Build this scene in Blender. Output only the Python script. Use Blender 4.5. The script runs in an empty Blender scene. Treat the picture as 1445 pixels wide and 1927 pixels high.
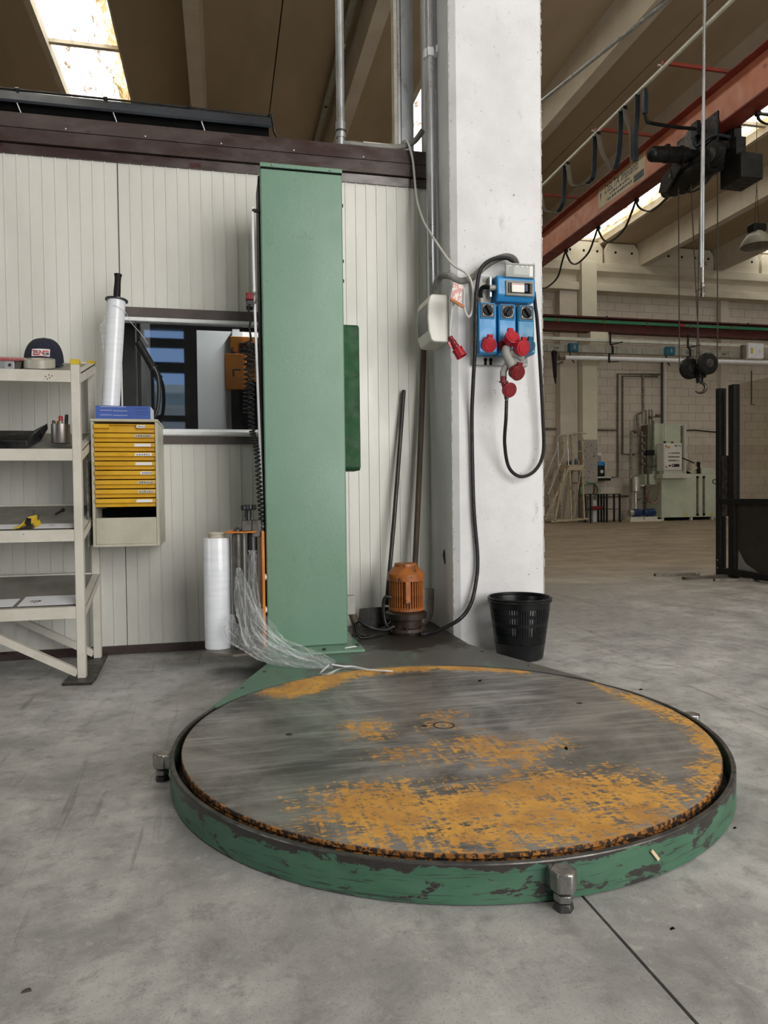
import bpy, bmesh, math, random
from mathutils import Vector, Matrix

scene = bpy.context.scene
# ---------------------------------------------------------------- camera
CAM_H = 0.857
F_PX, PITCH, ROLL, YAW = 1340.0, 0.02464, -0.01193, 0.22109
fw = Vector((math.sin(YAW)*math.cos(PITCH), math.cos(YAW)*math.cos(PITCH), -math.sin(PITCH)))
rt = Vector((math.cos(YAW), -math.sin(YAW), 0.0))
up = rt.cross(fw)
r2 = rt*math.cos(ROLL) + up*math.sin(ROLL)
u2 = up*math.cos(ROLL) - rt*math.sin(ROLL)
cam_data = bpy.data.cameras.new('camera')
cam_data.sensor_fit = 'HORIZONTAL'
cam_data.sensor_width = 36.0
cam_data.lens = 36.0*F_PX/1445.0
cam_data.clip_start = 0.05
cam_data.clip_end = 300
cam = bpy.data.objects.new('camera', cam_data)
m = Matrix((r2, u2, -fw)).transposed().to_4x4()
m.translation = (0, 0, CAM_H)
cam.matrix_world = m
scene.collection.objects.link(cam)
scene.camera = cam

# ---------------------------------------------------------------- sky outside
world = bpy.data.worlds.new('sky')
scene.world = world
world.use_nodes = True
bg = world.node_tree.nodes['Background']
bg.inputs[0].default_value = (0.30, 0.50, 0.90, 1)
bg.inputs[1].default_value = 3.0

# ---------------------------------------------------------------- area lamps for the daylight in the hall
def area(name, loc, rot, sx, sy, power, color):
    d = bpy.data.lights.new(name, 'AREA')
    d.shape = 'RECTANGLE'; d.size = sx; d.size_y = sy
    d.energy = power; d.color = color
    o = bpy.data.objects.new(name, d)
    o.location = loc; o.rotation_euler = rot
    scene.collection.objects.link(o)
    return o
# area lamp for daylight, just inside the closed gate behind the photographer
area('daylight_gate', (4.4, -3.95, 3.2), (math.radians(90), 0, 0), 6.0, 5.6, 720, (1.0, 0.97, 0.93))
# area lamp set before the solid side wall, which has no door
area('side_area_lamp', (-7.9, 0.4, 2.0), (math.radians(90), 0, math.radians(-90)), 3.0, 3.6, 90, (0.93, 0.97, 1.0))
sun = bpy.data.lights.new('sun', 'SUN'); sun.energy = 2.5; sun.angle = .01; sun.color = (1, .95, .85)
sun_o = bpy.data.objects.new('sun', sun); sun_o.rotation_euler = (math.radians(-40), 0, math.radians(15)); scene.collection.objects.link(sun_o)
SKYLIGHT = 3.4

vs = scene.view_settings
vs.view_transform = 'Standard'
vs.look = 'None'
vs.exposure = 0.0
vs.gamma = 1.0
vs.use_curve_mapping = False

# ---------------------------------------------------------------- helpers
rnd = random.Random(11)
COL = scene.collection
BASE = {}

class MB:
    """collects shapes, in world coordinates, for one mesh object"""
    def __init__(s): s.bm = bmesh.new()
    def mesh(s, verts, faces):
        vv = [s.bm.verts.new(v) for v in verts]
        for f in faces:
            try: s.bm.faces.new([vv[i] for i in f])
            except ValueError: pass
        return s
    def box(s, x0, x1, y0, y1, z0, z1):
        return s.mesh([(x0,y0,z0),(x1,y0,z0),(x1,y1,z0),(x0,y1,z0),(x0,y0,z1),(x1,y0,z1),(x1,y1,z1),(x0,y1,z1)],
                      [(0,3,2,1),(4,5,6,7),(0,1,5,4),(1,2,6,5),(2,3,7,6),(3,0,4,7)])
    def obox(s, c, size, M):
        hx, hy, hz = size[0]/2, size[1]/2, size[2]/2
        c = Vector(c); P = []
        for z in (-hz, hz):
            for x, y in ((-hx,-hy),(hx,-hy),(hx,hy),(-hx,hy)):
                P.append(c + M @ Vector((x, y, z)))
        return s.mesh(P, [(0,3,2,1),(4,5,6,7),(0,1,5,4),(1,2,6,5),(2,3,7,6),(3,0,4,7)])
    def bar(s, a, b, w, h, ref=(0,0,1)):
        a, b = Vector(a), Vector(b); z = (b-a); L = z.length; z.normalize()
        x = Vector(ref).cross(z)
        if x.length < 1e-4: x = Vector((1,0,0))
        x.normalize(); y = z.cross(x)
        return s.obox((a+b)/2, (w, h, L), Matrix((x, y, z)).transposed())
    def cyl(s, a, b, r, rb=None, n=16, cap=True):
        rb = r if rb is None else rb
        a, b = Vector(a), Vector(b); z = (b-a).normalized()
        x = z.orthogonal().normalized(); y = z.cross(x)
        V = []
        for c, q in ((a, r), (b, rb)):
            for i in range(n):
                t = 2*math.pi*i/n
                V.append(c + x*(q*math.cos(t)) + y*(q*math.sin(t)))
        Fs = [(i, (i+1) % n, n+(i+1) % n, n+i) for i in range(n)]
        if cap: Fs += [tuple(range(n))[::-1], tuple(range(n, 2*n))]
        return s.mesh(V, Fs)
    def lathe(s, prof, c=(0,0,0), n=32, axis='z', close=True, arc=(0, 2*math.pi)):
        c = Vector(c); V = []; full = abs(arc[1]-arc[0]-2*math.pi) < 1e-6
        k = n if full else n+1
        for r, h in prof:
            for i in range(k):
                t = arc[0] + (arc[1]-arc[0])*i/n
                p = (r*math.cos(t), r*math.sin(t), h)
                if axis == 'y': p = (p[0], p[2], p[1])
                if axis == 'x': p = (p[2], p[0], p[1])
                V.append(c + Vector(p))
        Fs = []
        for j in range(len(prof)-1):
            for i in range(n):
                i2 = (i+1) % k
                Fs.append((j*k+i, j*k+i2, (j+1)*k+i2, (j+1)*k+i))
        if close and full:
            Fs.append(tuple(range(k))[::-1]); L = (len(prof)-1)*k
            Fs.append(tuple(range(L, L+k)))
        return s.mesh(V, Fs)
    def prism(s, poly, axis, a, b):
        """poly: 2-d outline; axis x: (y,z), y: (x,z), z: (x,y)"""
        def P(p, t):
            return {'x': (t, p[0], p[1]), 'y': (p[0], t, p[1]), 'z': (p[0], p[1], t)}[axis]
        n = len(poly)
        V = [P(p, a) for p in poly] + [P(p, b) for p in poly]
        return s.mesh(V, [tuple(range(n))[::-1], tuple(range(n, 2*n))] + [(i, (i+1) % n, n+(i+1) % n, n+i) for i in range(n)])
    def tube(s, pts, r, n=8, sub=5, smooth=True, rfun=None, closed=False):
        p = curve(pts, sub) if smooth else [Vector(q) for q in pts]
        return s.sweep(p, [(r*math.cos(2*math.pi*i/n), r*math.sin(2*math.pi*i/n)) for i in range(n)], rfun)
    def sweep(s, p, sec, rfun=None, open_=False):
        n = len(sec); V = []
        t0 = (p[1]-p[0]).normalized(); x = t0.orthogonal().normalized()
        for i, q in enumerate(p):
            t = (p[min(i+1, len(p)-1)] - p[max(i-1, 0)])
            t = t.normalized() if t.length > 1e-9 else t0
            x = (x - t*x.dot(t))
            x = x.normalized() if x.length > 1e-6 else t.orthogonal().normalized()
            y = t.cross(x)
            k = rfun(i/(len(p)-1)) if rfun else 1
            for a, b in sec: V.append(q + x*(a*k) + y*(b*k))
        Fs = []
        for j in range(len(p)-1):
            for i in range(n if not open_ else n-1):
                i2 = (i+1) % n
                Fs.append((j*n+i, j*n+i2, (j+1)*n+i2, (j+1)*n+i))
        if not open_:
            Fs += [tuple(range(n))[::-1], tuple(range((len(p)-1)*n, len(p)*n))]
        return s.mesh(V, Fs)
    def sphere(s, c, r, sx=1, sy=1, sz=1, n=16, m=10, M=None):
        V = []; Fs = []; c = Vector(c)
        for j in range(m+1):
            a = math.pi*j/m
            for i in range(n):
                t = 2*math.pi*i/n
                v = Vector((r*sx*math.sin(a)*math.cos(t), r*sy*math.sin(a)*math.sin(t), r*sz*math.cos(a)))
                V.append(c + (M @ v if M else v))
        for j in range(m):
            for i in range(n):
                Fs.append((j*n+i, (j+1)*n+i, (j+1)*n+(i+1) % n, j*n+(i+1) % n))
        s.mesh(V, Fs)
        bmesh.ops.remove_doubles(s.bm, verts=s.bm.verts, dist=1e-6)
        return s
    def build(s, name, mat, parent=None, bevel=0.0, seg=2, angle=35, base=None, smooth=True, recalc=True):
        bm = s.bm
        if recalc: bmesh.ops.recalc_face_normals(bm, faces=bm.faces)
        if parent is not None: b = BASE[parent.name]
        else:
            if base is None:
                xs = [v.co for v in bm.verts]
                lo = [min(v[i] for v in xs) for i in range(3)]; hi = [max(v[i] for v in xs) for i in range(3)]
                base = ((lo[0]+hi[0])/2, (lo[1]+hi[1])/2, lo[2])
            b = Vector(base)
        for v in bm.verts: v.co -= b
        me = bpy.data.meshes.new(name)
        bm.to_mesh(me); bm.free()
        if smooth:
            for p in me.polygons: p.use_smooth = True
            me.set_sharp_from_angle(angle=math.radians(angle))
        me.materials.append(mat)
        o = bpy.data.objects.new(name, me)
        COL.objects.link(o)
        if parent is not None: o.parent = parent
        else: o.location = b
        BASE[o.name] = b
        if bevel:
            md = o.modifiers.new('bevel', 'BEVEL'); md.width = bevel; md.segments = seg
            md.limit_method = 'ANGLE'; md.angle_limit = math.radians(40)
        return o

def curve(pts, sub=5):
    P = [Vector(p) for p in pts]
    if len(P) < 3: return P
    out = []
    for i in range(len(P)-1):
        p0 = P[i-1] if i else P[0]*2-P[1]
        p1, p2 = P[i], P[i+1]
        p3 = P[i+2] if i+2 < len(P) else P[-1]*2-P[-2]
        for k in range(sub):
            t = k/sub
            out.append(0.5*((2*p1) + (p2-p0)*t + (2*p0-5*p1+4*p2-p3)*t*t + (3*p1-p0-3*p2+p3)*t**3))
    out.append(P[-1])
    return out

def tag(o, label, cat=None, group=None, kind=None):
    if label: o['label'] = label
    if cat: o['category'] = cat
    if group: o['group'] = group
    if kind: o['kind'] = kind
    return o
def thing(name, label, cat, base, group=None, kind=None):
    o = bpy.data.objects.new(name, None)
    o.empty_display_size = 0.1
    o.location = base
    COL.objects.link(o)
    BASE[o.name] = Vector(base)
    return tag(o, label, cat, group, kind)
def struct(o, label, cat='structure'):
    return tag(o, label, cat, None, 'structure')
def inst(o, parent, d=(0,0,0), rz=0.0):
    """another piece that shares its mesh"""
    c = o.copy(); COL.objects.link(c); c.parent = parent
    c.location = o.location + Vector(d)
    if rz: c.rotation_euler = (0, 0, rz)
    BASE[c.name] = BASE[o.name]
    return c
def rod(name, pts, r, mat, parent=None, n=8, sub=5, smooth=True):
    return MB().tube(pts, r, n, sub, smooth).build(name, mat, parent)
def text_mb(txt, size, M, depth=0.0006, sx=1.0, shear=0.0, align='LEFT', bold=0.0):
    cu = bpy.data.curves.new('lettering', 'FONT')
    cu.body = txt; cu.size = size; cu.extrude = depth; cu.align_x = align; cu.shear = shear; cu.offset = bold
    cu.resolution_u = 2
    t = bpy.data.objects.new('lettering', cu); COL.objects.link(t)
    bpy.context.view_layer.update()
    dg = bpy.context.evaluated_depsgraph_get()
    me = t.evaluated_get(dg).to_mesh()
    mb = MB()
    mb.mesh([M @ Vector((v.co.x*sx, v.co.y, v.co.z)) for v in me.vertices], [tuple(p.vertices) for p in me.polygons])
    t.evaluated_get(dg).to_mesh_clear()
    bpy.data.objects.remove(t); bpy.data.curves.remove(cu)
    return mb
def face_y(p):      # lettering on a face that looks towards -Y
    return Matrix(((1,0,0,p[0]),(0,0,-1,p[1]),(0,1,0,p[2]),(0,0,0,1)))
def face_x(p):      # lettering on a face that looks towards -X
    return Matrix(((0,0,-1,p[0]),(-1,0,0,p[1]),(0,1,0,p[2]),(0,0,0,1)))
# ---------------------------------------------------------------- materials
class NT:
    def __init__(s, name):
        s.m = bpy.data.materials.new(name); s.m.use_nodes = True
        s.t = s.m.node_tree; s.b = s.t.nodes['Principled BSDF']; s.out = s.t.nodes['Material Output']
    def n(s, typ, **kw):
        nd = s.t.nodes.new(typ)
        for k, v in kw.items():
            if hasattr(nd, k): setattr(nd, k, v)
        return nd
    def link(s, a, b): s.t.links.new(a, b)
    def put(s, sock, v):
        if isinstance(v, bpy.types.NodeSocket): s.link(v, sock)
        elif isinstance(v, (tuple, list)) and len(v) == 3 and len(sock.default_value) == 4: sock.default_value = (*v, 1)
        else: sock.default_value = v
    def coord(s, kind='Object', scale=(1,1,1), rot=(0,0,0)):
        if kind == 'World': src = s.n('ShaderNodeNewGeometry').outputs['Position']
        else: src = s.n('ShaderNodeTexCoord').outputs[kind]
        mp = s.n('ShaderNodeMapping'); s.link(src, mp.inputs[0])
        mp.inputs['Scale'].default_value = scale; mp.inputs['Rotation'].default_value = rot
        return mp.outputs[0]
    def noise(s, co, scale, det=6, rough=.6, dist=0.0):
        nd = s.n('ShaderNodeTexNoise'); s.link(co, nd.inputs['Vector'])
        nd.inputs['Scale'].default_value = scale; nd.inputs['Detail'].default_value = det
        nd.inputs['Roughness'].default_value = rough; nd.inputs['Distortion'].default_value = dist
        return nd.outputs[0]
    def ramp(s, f, a, b, lo=0.0, hi=1.0):
        nd = s.n('ShaderNodeMapRange'); nd.interpolation_type = 'SMOOTHSTEP'
        s.link(f, nd.inputs[0]); nd.inputs[1].default_value = a; nd.inputs[2].default_value = b
        nd.inputs[3].default_value = lo; nd.inputs[4].default_value = hi
        return nd.outputs[0]
    def math(s, op, a, b=0.0):
        nd = s.n('ShaderNodeMath'); nd.operation = op
        s.put(nd.inputs[0], a); s.put(nd.inputs[1], b)
        return nd.outputs[0]
    def mix(s, f, a, b):
        nd = s.n('ShaderNodeMix'); nd.data_type = 'RGBA'
        s.put(nd.inputs[0], f); s.put(nd.inputs[6], a); s.put(nd.inputs[7], b)
        return nd.outputs[2]
    def bump(s, h, strength, dist=.01):
        nd = s.n('ShaderNodeBump'); nd.inputs['Strength'].default_value = strength; nd.inputs['Distance'].default_value = dist
        s.link(h, nd.inputs['Height']); s.link(nd.outputs[0], s.b.inputs['Normal'])
    def sep(s, co):
        nd = s.n('ShaderNodeSeparateXYZ'); s.link(co, nd.inputs[0]); return nd.outputs

def pm(name, c1, c2=None, sc=5, rough=.5, metal=0.0, bump=0.0, bsc=60, chip=None, stretch=(1,1,1), rvar=.12, kind='Object', lo=.35, hi=.68, spec=.5):
    """painted / plain material: two tones by noise, optional chips (colour, threshold, scale), fine relief"""
    t = NT(name); co = t.coord(kind, stretch)
    f = t.ramp(t.noise(co, sc), lo, hi)
    c = t.mix(f, c1, c2 if c2 else tuple(v*.82 for v in c1))
    if chip:
        g = t.noise(co, chip[2], 8, .65)
        c = t.mix(t.ramp(g, chip[1], chip[1]+.03), c, chip[0])
    t.put(t.b.inputs['Base Color'], c)
    t.put(t.b.inputs['Roughness'], t.ramp(t.noise(co, sc*2.3), .3, .7, max(rough-rvar, .02), min(rough+rvar, 1)))
    t.b.inputs['Metallic'].default_value = metal
    t.b.inputs['Specular IOR Level'].default_value = spec
    if bump: t.bump(t.noise(co, bsc, 5), bump)
    return t.m
def glass(name, color=(.9,.95,.95), alpha=.18, rough=.03):
    t = NT(name)
    tr = t.n('ShaderNodeBsdfTransparent'); tr.inputs[0].default_value = (*color, 1)
    gl = t.n('ShaderNodeBsdfGlossy'); gl.inputs['Roughness'].default_value = rough
    fr = t.n('ShaderNodeFresnel'); fr.inputs[0].default_value = 1.5
    bf = t.n('ShaderNodeNewGeometry').outputs['Backfacing']
    ad = t.math('ADD', t.math('MULTIPLY', fr.outputs[0], t.math('SUBTRACT', 1.0, bf)), alpha)
    mx = t.n('ShaderNodeMixShader'); t.link(ad, mx.inputs[0]); t.link(tr.outputs[0], mx.inputs[1]); t.link(gl.outputs[0], mx.inputs[2])
    t.link(mx.outputs[0], t.out.inputs[0])
    return t.m

# --- floor
def floor_mat():
    t = NT('concrete_floor'); co = t.coord('World')
    big = t.noise(co, .55, 4, .55); mid = t.noise(co, 3.1, 10, .72, .25); fine = t.noise(co, 55, 5, .7)
    c = t.mix(t.ramp(mid, .3, .72), (.24,.242,.24), (.53,.53,.515))
    c = t.mix(t.ramp(big, .42, .62, 0, .6), c, (.275,.275,.267))
    m2 = t.noise(co, 13, 9, .72, .3)
    c = t.mix(t.ramp(m2, .30, .52, .7, 0), c, (.19,.19,.183))
    c = t.mix(t.ramp(m2, .55, .72, 0, .6), c, (.56,.56,.54))
    spk = t.noise(co, 190, 3, .6)
    c = t.mix(t.ramp(spk, .56, .70, 0, .55), c, (.12,.12,.115))
    c = t.mix(t.ramp(t.noise(co, 120, 3, .6), .62, .72, 0, .35), c, (.5,.5,.48))
    # scratches and tyre marks in two directions
    for rot, sc, k in ((.25, (26, 1.1, 1), .45), (1.2, (18, .8, 1), .3), (-.5, (40, 1.6, 1), .3)):
        s_ = t.noise(t.coord('World', sc, (0, 0, rot)), 1.0, 5, .55, .4)
        c = t.mix(t.ramp(s_, .64, .72, 0, k), c, (.10,.10,.095))
    # pale drops
    c = t.mix(t.ramp(t.noise(co, 9, 9, .75), .69, .74, 0, .5), c, (.62,.61,.58))
    # the far bay is covered with brown dust
    xyz = t.sep(co)
    br = t.ramp(xyz[1], 3.6, 8.5, 0, .85)
    dust = t.mix(t.ramp(t.noise(t.coord('World', (.8, 1.5, 1)), 1.3, 9, .72, 1.2), .3, .7), (.13,.088,.048), (.36,.265,.16))
    c = t.mix(br, c, dust)
    t.put(t.b.inputs['Base Color'], c)
    t.put(t.b.inputs['Roughness'], t.ramp(mid, .3, .7, .5, .78))
    t.bump(fine, .18, .004)
    return t.m
M_floor = floor_mat()
M_joint = pm('joint_filler', (.035,.03,.026), (.07,.055,.04), 30, .9)
M_panel = pm('panel_cream', (.68,.68,.635), (.61,.61,.565), 3, .42, bump=.02, bsc=20, stretch=(1,1,.35), chip=((.42,.40,.35), .70, 6))
M_dark = pm('dark_gap', (.004,.004,.004), None, 5, .9, spec=.1)  # near-black; on the roof tray it stands for shade in the gap
M_brown = pm('brown_trim', (.046,.028,.027), (.075,.058,.055), 4, .28, bump=.03, bsc=6, chip=((.05,.012,.012), .63, 7), stretch=(.6,1,1.6))
M_brown2 = pm('brown_window_trim', (.075,.058,.054), (.10,.082,.078), 6, .4)
M_alu = pm('white_aluminium', (.80,.82,.84), (.72,.74,.76), 8, .35)
M_alu_g = pm('galvanised', (.40,.42,.44), (.56,.58,.60), 9, .36, .75, stretch=(1,1,.3))
M_black = pm('black_paint', (.006,.006,.007), (.013,.013,.014), 6, .35, bump=.02)
M_black_m = pm('matt_black', (.005,.005,.0055), (.010,.010,.010), 9, .6, spec=.3)
M_rubber = pm('black_cable', (.007,.007,.008), (.012,.012,.013), 20, .5, spec=.35)
M_awn = pm('black_awning', (.010,.012,.016), (.04,.048,.06), 2.5, .2, .1, stretch=(.5,1,1))
M_pillar = None
def pillar_mat(name, c1, c2, c3):
    t = NT(name); co = t.coord('World')
    c = t.mix(t.ramp(t.noise(co, 2.2, 6, .65), .3, .7), c1, c2)
    c = t.mix(t.ramp(t.noise(t.coord('World', (1,1,.35)), 9, 7, .7), .60, .72, 0, .6), c, c3)
    c = t.mix(t.ramp(t.noise(co, 34, 6, .7), .645, .69, 0, .8), c, tuple(v*.5 for v in c3))
    t.put(t.b.inputs['Base Color'], c); t.b.inputs['Roughness'].default_value = .82
    t.bump(t.noise(co, 26, 6, .7), .35, .006)
    return t.m
M_pillar = pillar_mat('painted_concrete', (.71,.715,.73), (.60,.605,.62), (.40,.395,.39))
M_edge = pm('raw_concrete_edge', (.46,.44,.41), (.60,.59,.56), 40, .9, bump=.4, bsc=70)
M_ceil = pm('ceiling_concrete', (.40,.315,.205), (.33,.255,.16), .8, .9, kind='World', stretch=(1,.3,1))
M_rib = pm('rib_concrete', (.56,.50,.39), (.47,.41,.31), 1.3, .88, kind='World', bump=.05, bsc=12)
M_farwall = pillar_mat('block_paint', (.62,.56,.47), (.54,.48,.40), (.40,.34,.27))
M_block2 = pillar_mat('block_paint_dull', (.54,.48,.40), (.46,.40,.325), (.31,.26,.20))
M_farcol = pm('cream_paint', (.70,.66,.52), (.64,.60,.47), 1.5, .75)
M_granite = pm('speckled_grey', (.36,.33,.29), (.31,.28,.24), 3, .8, chip=((.10,.09,.08), .58, 14))
M_mortar = pm('mortar', (.38,.33,.27), (.30,.26,.21), 6, .95)
M_beam = pm('gutter_beam', (.64,.59,.47), (.55,.49,.38), 1.2, .8, kind='World', stretch=(1,1,3), chip=((.30,.25,.18), .68, 3))

def skylight_mat():
    t = NT('skylight_sheet'); co = t.coord('Object')
    g = t.n('ShaderNodeTexCoord').outputs['Generated']; gx = t.sep(g)[0]
    n1 = t.noise(t.coord('Object', (3, .8, 1)), 2.2, 7, .7, .8)
    n2 = t.noise(t.coord('Object', (14, 1.2, 1)), 1.5, 6, .7)
    n3 = t.math('MULTIPLY', n1, t.ramp(gx, .35, 1.0, .25, 1.25))
    c = t.mix(t.ramp(n3, .38, .60), (1.0,.97,.88), (.34,.25,.12))
    c = t.mix(t.ramp(n2, .60, .75, 0, .6), c, (.20,.13,.055))
    c = t.mix(t.math('MULTIPLY', t.ramp(n1, .55, .62), t.ramp(n1, .70, .62)), c, (.12,.065,.022))
    e = t.n('ShaderNodeEmission'); t.link(c, e.inputs[0]); e.inputs[1].default_value = SKYLIGHT
    t.link(e.outputs[0], t.out.inputs[0])
    return t.m
M_sky = skylight_mat()

# --- pallet wrapper
M_green = pm('green_enamel', (.118,.235,.165), (.142,.265,.192), 2.2, .30, bump=.05, bsc=170, stretch=(1.2,1,.7), rvar=.06, lo=.15, hi=.85)
M_green_d = pm('dark_green_belt', (.018,.085,.030), (.012,.05,.02), 8, .75)
def ring_mat():
    t = NT('worn_green_band'); co = t.coord('Object')
    gp = t.sep(co)
    ang = t.n('ShaderNodeMath'); ang.operation = 'ARCTAN2'; t.link(gp[1], ang.inputs[0]); t.link(gp[0], ang.inputs[1])
    cb = t.n('ShaderNodeCombineXYZ'); t.link(t.math('MULTIPLY', ang.outputs[0], .885), cb.inputs[0]); t.link(gp[2], cb.inputs[2])
    mp = t.n('ShaderNodeMapping'); t.link(cb.outputs[0], mp.inputs[0]); mp.inputs['Scale'].default_value = (3.0, 1, 7.5)
    co2 = mp.outputs[0]
    c = t.mix(t.ramp(t.noise(co2, 2.0, 5), .35, .7), (.042,.118,.070), (.060,.148,.092))
    edge = t.ramp(gp[2], .060, .090, 0, .16)
    n = t.math('ADD', t.noise(co2, 2.6, 9, .72, .3), edge)
    chip = t.ramp(n, .56, .575)
    mp2 = t.n('ShaderNodeMapping'); t.link(cb.outputs[0], mp2.inputs[0]); mp2.inputs['Scale'].default_value = (4, 1, 110)
    scr = t.ramp(t.noise(mp2.outputs[0], 1.0, 6, .7, 1.2), .57, .62, 0, .9)
    c = t.mix(scr, c, (.03,.035,.03))
    c = t.mix(chip, c, t.mix(t.noise(co, 40), (.014,.012,.011), (.045,.040,.037)))
    t.put(t.b.inputs['Base Color'], c); t.b.inputs['Roughness'].default_value = .42
    t.bump(t.math('SUBTRACT', 1.0, chip), .4, .002)
    return t.m
M_ring = ring_mat()
M_steel = pm('bare_steel', (.26,.255,.24), (.42,.41,.40), 14, .34, .85, bump=.08, bsc=50, chip=((.09,.075,.06), .63, 9))
M_steel_d = pm('dark_steel', (.06,.058,.055), (.13,.125,.115), 14, .42, .7, bump=.08, bsc=50)
M_orange_rim = pm('worn_orange', (.42,.17,.035), (.20,.08,.02), 11, .45, chip=((.03,.022,.018), .47, 70))
def disc_mat():
    t = NT('worn_turntable'); co = t.coord('Object')
    st = t.coord('Object', (2.0, 22, 1), (0, 0, .22))
    st2 = t.coord('Object', (20, 2.4, 1), (0, 0, .75))
    a = t.noise(co, 3.2, 8, .68, .7); b = t.noise(st, 1.3, 6, .65, .5)
    c = t.mix(t.ramp(a, .32, .68), (.105,.10,.092), (.33,.32,.305))
    c = t.mix(t.ramp(b, .45, .75, 0, .55), c, (.55,.54,.52))
    c = t.mix(t.ramp(t.noise(co, 1.7, 5, .6, .5), .5, .72, 0, .7), c, (.045,.047,.038))
    at = t.n('ShaderNodeAttribute'); at.attribute_name = 'paint'; pa = at.outputs['Fac']
    st3 = t.coord('Object', (1, 2.6, 1), (0, 0, .9))
    n_mid = t.math('SUBTRACT', t.noise(co, 7, 5, .6, .6), .5); n_fine = t.math('SUBTRACT', t.noise(st3, 38, 7, .75, .5), .5)
    n_scr = t.math('SUBTRACT', t.noise(t.coord('Object', (60, 5, 1), (0, 0, -.6)), 1.0, 4, .6, .3), .5)
    v = t.math('ADD', t.math('ADD', pa, t.math('MULTIPLY', n_mid, 1.1)), t.math('ADD', t.math('MULTIPLY', n_fine, 2.6), t.math('MULTIPLY', n_scr, 1.0)))
    msk = t.ramp(v, .50, .66)
    pc = t.mix(t.ramp(t.noise(co, 7, 6, .6), .35, .68), (.68,.36,.065), (.47,.23,.05))
    grime = t.ramp(t.noise(co, 60, 5, .7), .52, .66, 0, .6)
    pc = t.mix(grime, pc, (.14,.085,.035))
    t.put(t.b.inputs['Base Color'], t.mix(msk, c, pc))
    t.put(t.b.inputs['Metallic'], t.ramp(msk, 0, 1, .55, 0))
    t.put(t.b.inputs['Roughness'], t.math('ADD', t.ramp(b, .3, .7, .50, .36), t.math('MULTIPLY', msk, .15)))
    t.bump(t.math('ADD', msk, t.noise(co, 40, 5)), .22, .0015)
    return t.m
M_disc = disc_mat()
def plate_mat():
    t = NT('worn_green_plate'); co = t.coord('Object')
    a = t.noise(t.coord('Object', (3, 1.4, 1), (0,0,.6)), 2.0, 8, .7, .6)
    x = t.sep(co)
    f = t.math('ADD', a, t.ramp(x[0], -.75, .35, .16, -.12))
    c = t.mix(t.ramp(f, .42, .62), (.10,.10,.092), (.105,.205,.145))
    c = t.mix(t.ramp(t.noise(co, 9, 8, .7), .5, .72, 0, .75), c, (.15,.148,.138))
    # oil round the motor
    d = t.n('ShaderNodeVectorMath'); d.operation = 'DISTANCE'; t.link(co, d.inputs[0]); d.inputs[1].default_value = (.27, 1.52, .09)
    oil = t.math('ADD', t.ramp(d.outputs['Value'], .14, .62, .55, 0), t.math('MULTIPLY', t.math('SUBTRACT', t.noise(co, 7, 7, .7), .5), 1.1))
    c = t.mix(t.ramp(oil, .15, .3, 0, .92), c, (.022,.018,.015))
    t.put(t.b.inputs['Base Color'], c); t.b.inputs['Roughness'].default_value = .5; t.b.inputs['Metallic'].default_value = .1
    return t.m
M_plate = plate_mat()
M_orange = pm('orange_paint', (.62,.215,.030), (.50,.155,.022), 6, .4, chip=((.06,.035,.02), .62, 9))
M_orange_m = pm('orange_motor', (.40,.125,.022), (.24,.075,.018), 14, .5, chip=((.055,.032,.022), .565, 24))
M_greasy = pm('greasy_iron', (.012,.009,.007), (.04,.024,.014), 12, .5, bump=.3, bsc=40, chip=((.30,.10,.02), .66, 10))
M_film = pm('white_film_roll', (.80,.83,.88), (.72,.76,.82), 3, .18, stretch=(1,1,14), rvar=.05)
M_core = pm('card_core', (.55,.52,.44), (.40,.37,.30), 9, .8)
def film_mat():
    t = NT('clear_film'); co = t.coord('Object')
    tr = t.n('ShaderNodeBsdfTransparent'); tr.inputs[0].default_value = (.96,.97,.97,1)
    gl = t.n('ShaderNodeBsdfPrincipled'); gl.inputs['Base Color'].default_value = (.85,.88,.9,1); gl.inputs['Roughness'].default_value = .16
    mx = t.n('ShaderNodeMixShader')
    lw = t.n('ShaderNodeLayerWeight'); lw.inputs[0].default_value = .35
    f = t.math('ADD', t.math('MULTIPLY', t.math('POWER', lw.outputs['Facing'], 1.1), .62), .09)
    t.link(f, mx.inputs[0]); t.link(tr.outputs[0], mx.inputs[1]); t.link(gl.outputs[0], mx.inputs[2])
    t.link(mx.outputs[0], t.out.inputs[0])
    return t.m
M_clear = film_mat()
M_white_plastic = pm('white_plastic', (.74,.73,.68), (.66,.65,.60), 5, .4)
M_grey_plastic = pm('grey_plastic', (.33,.33,.31), (.26,.26,.245), 9, .5, chip=((.15,.145,.13), .66, 9))
M_grey_flex = pm('grey_conduit', (.24,.24,.22), (.18,.18,.165), 9, .55)
M_blue = pm('blue_socket', (.022,.235,.52), (.018,.19,.44), 6, .35, chip=((.03,.12,.22), .70, 12))
M_blue2 = pm('teal_socket', (.018,.20,.38), (.015,.16,.30), 6, .4)
M_red = pm('red_plastic', (.40,.010,.022), (.30,.007,.015), 6, .32)
M_red_d = pm('dark_red_plastic', (.20,.006,.012), (.14,.005,.008), 6, .38)
M_white_cable = pm('white_cable', (.55,.55,.52), (.48,.48,.45), 9, .5)
M_paper = pm('paper', (.72,.74,.78), (.68,.70,.74), 4, .7)
M_tagm = pm('printed_tag', (.70,.66,.62), (.55,.28,.27), 38, .5, lo=.45, hi=.55)
M_clip = pm('orange_clip', (.45,.15,.03), (.32,.10,.02), 20, .6)
M_lens = glass('clear_cover', (.88,.90,.88), .03, .35)
M_glass = glass('window_glass', (.88,.91,.92), .06, .02)
M_smoke = pm('smoked_window', (.05,.055,.065), (.07,.075,.085), 6, .12)
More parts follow.
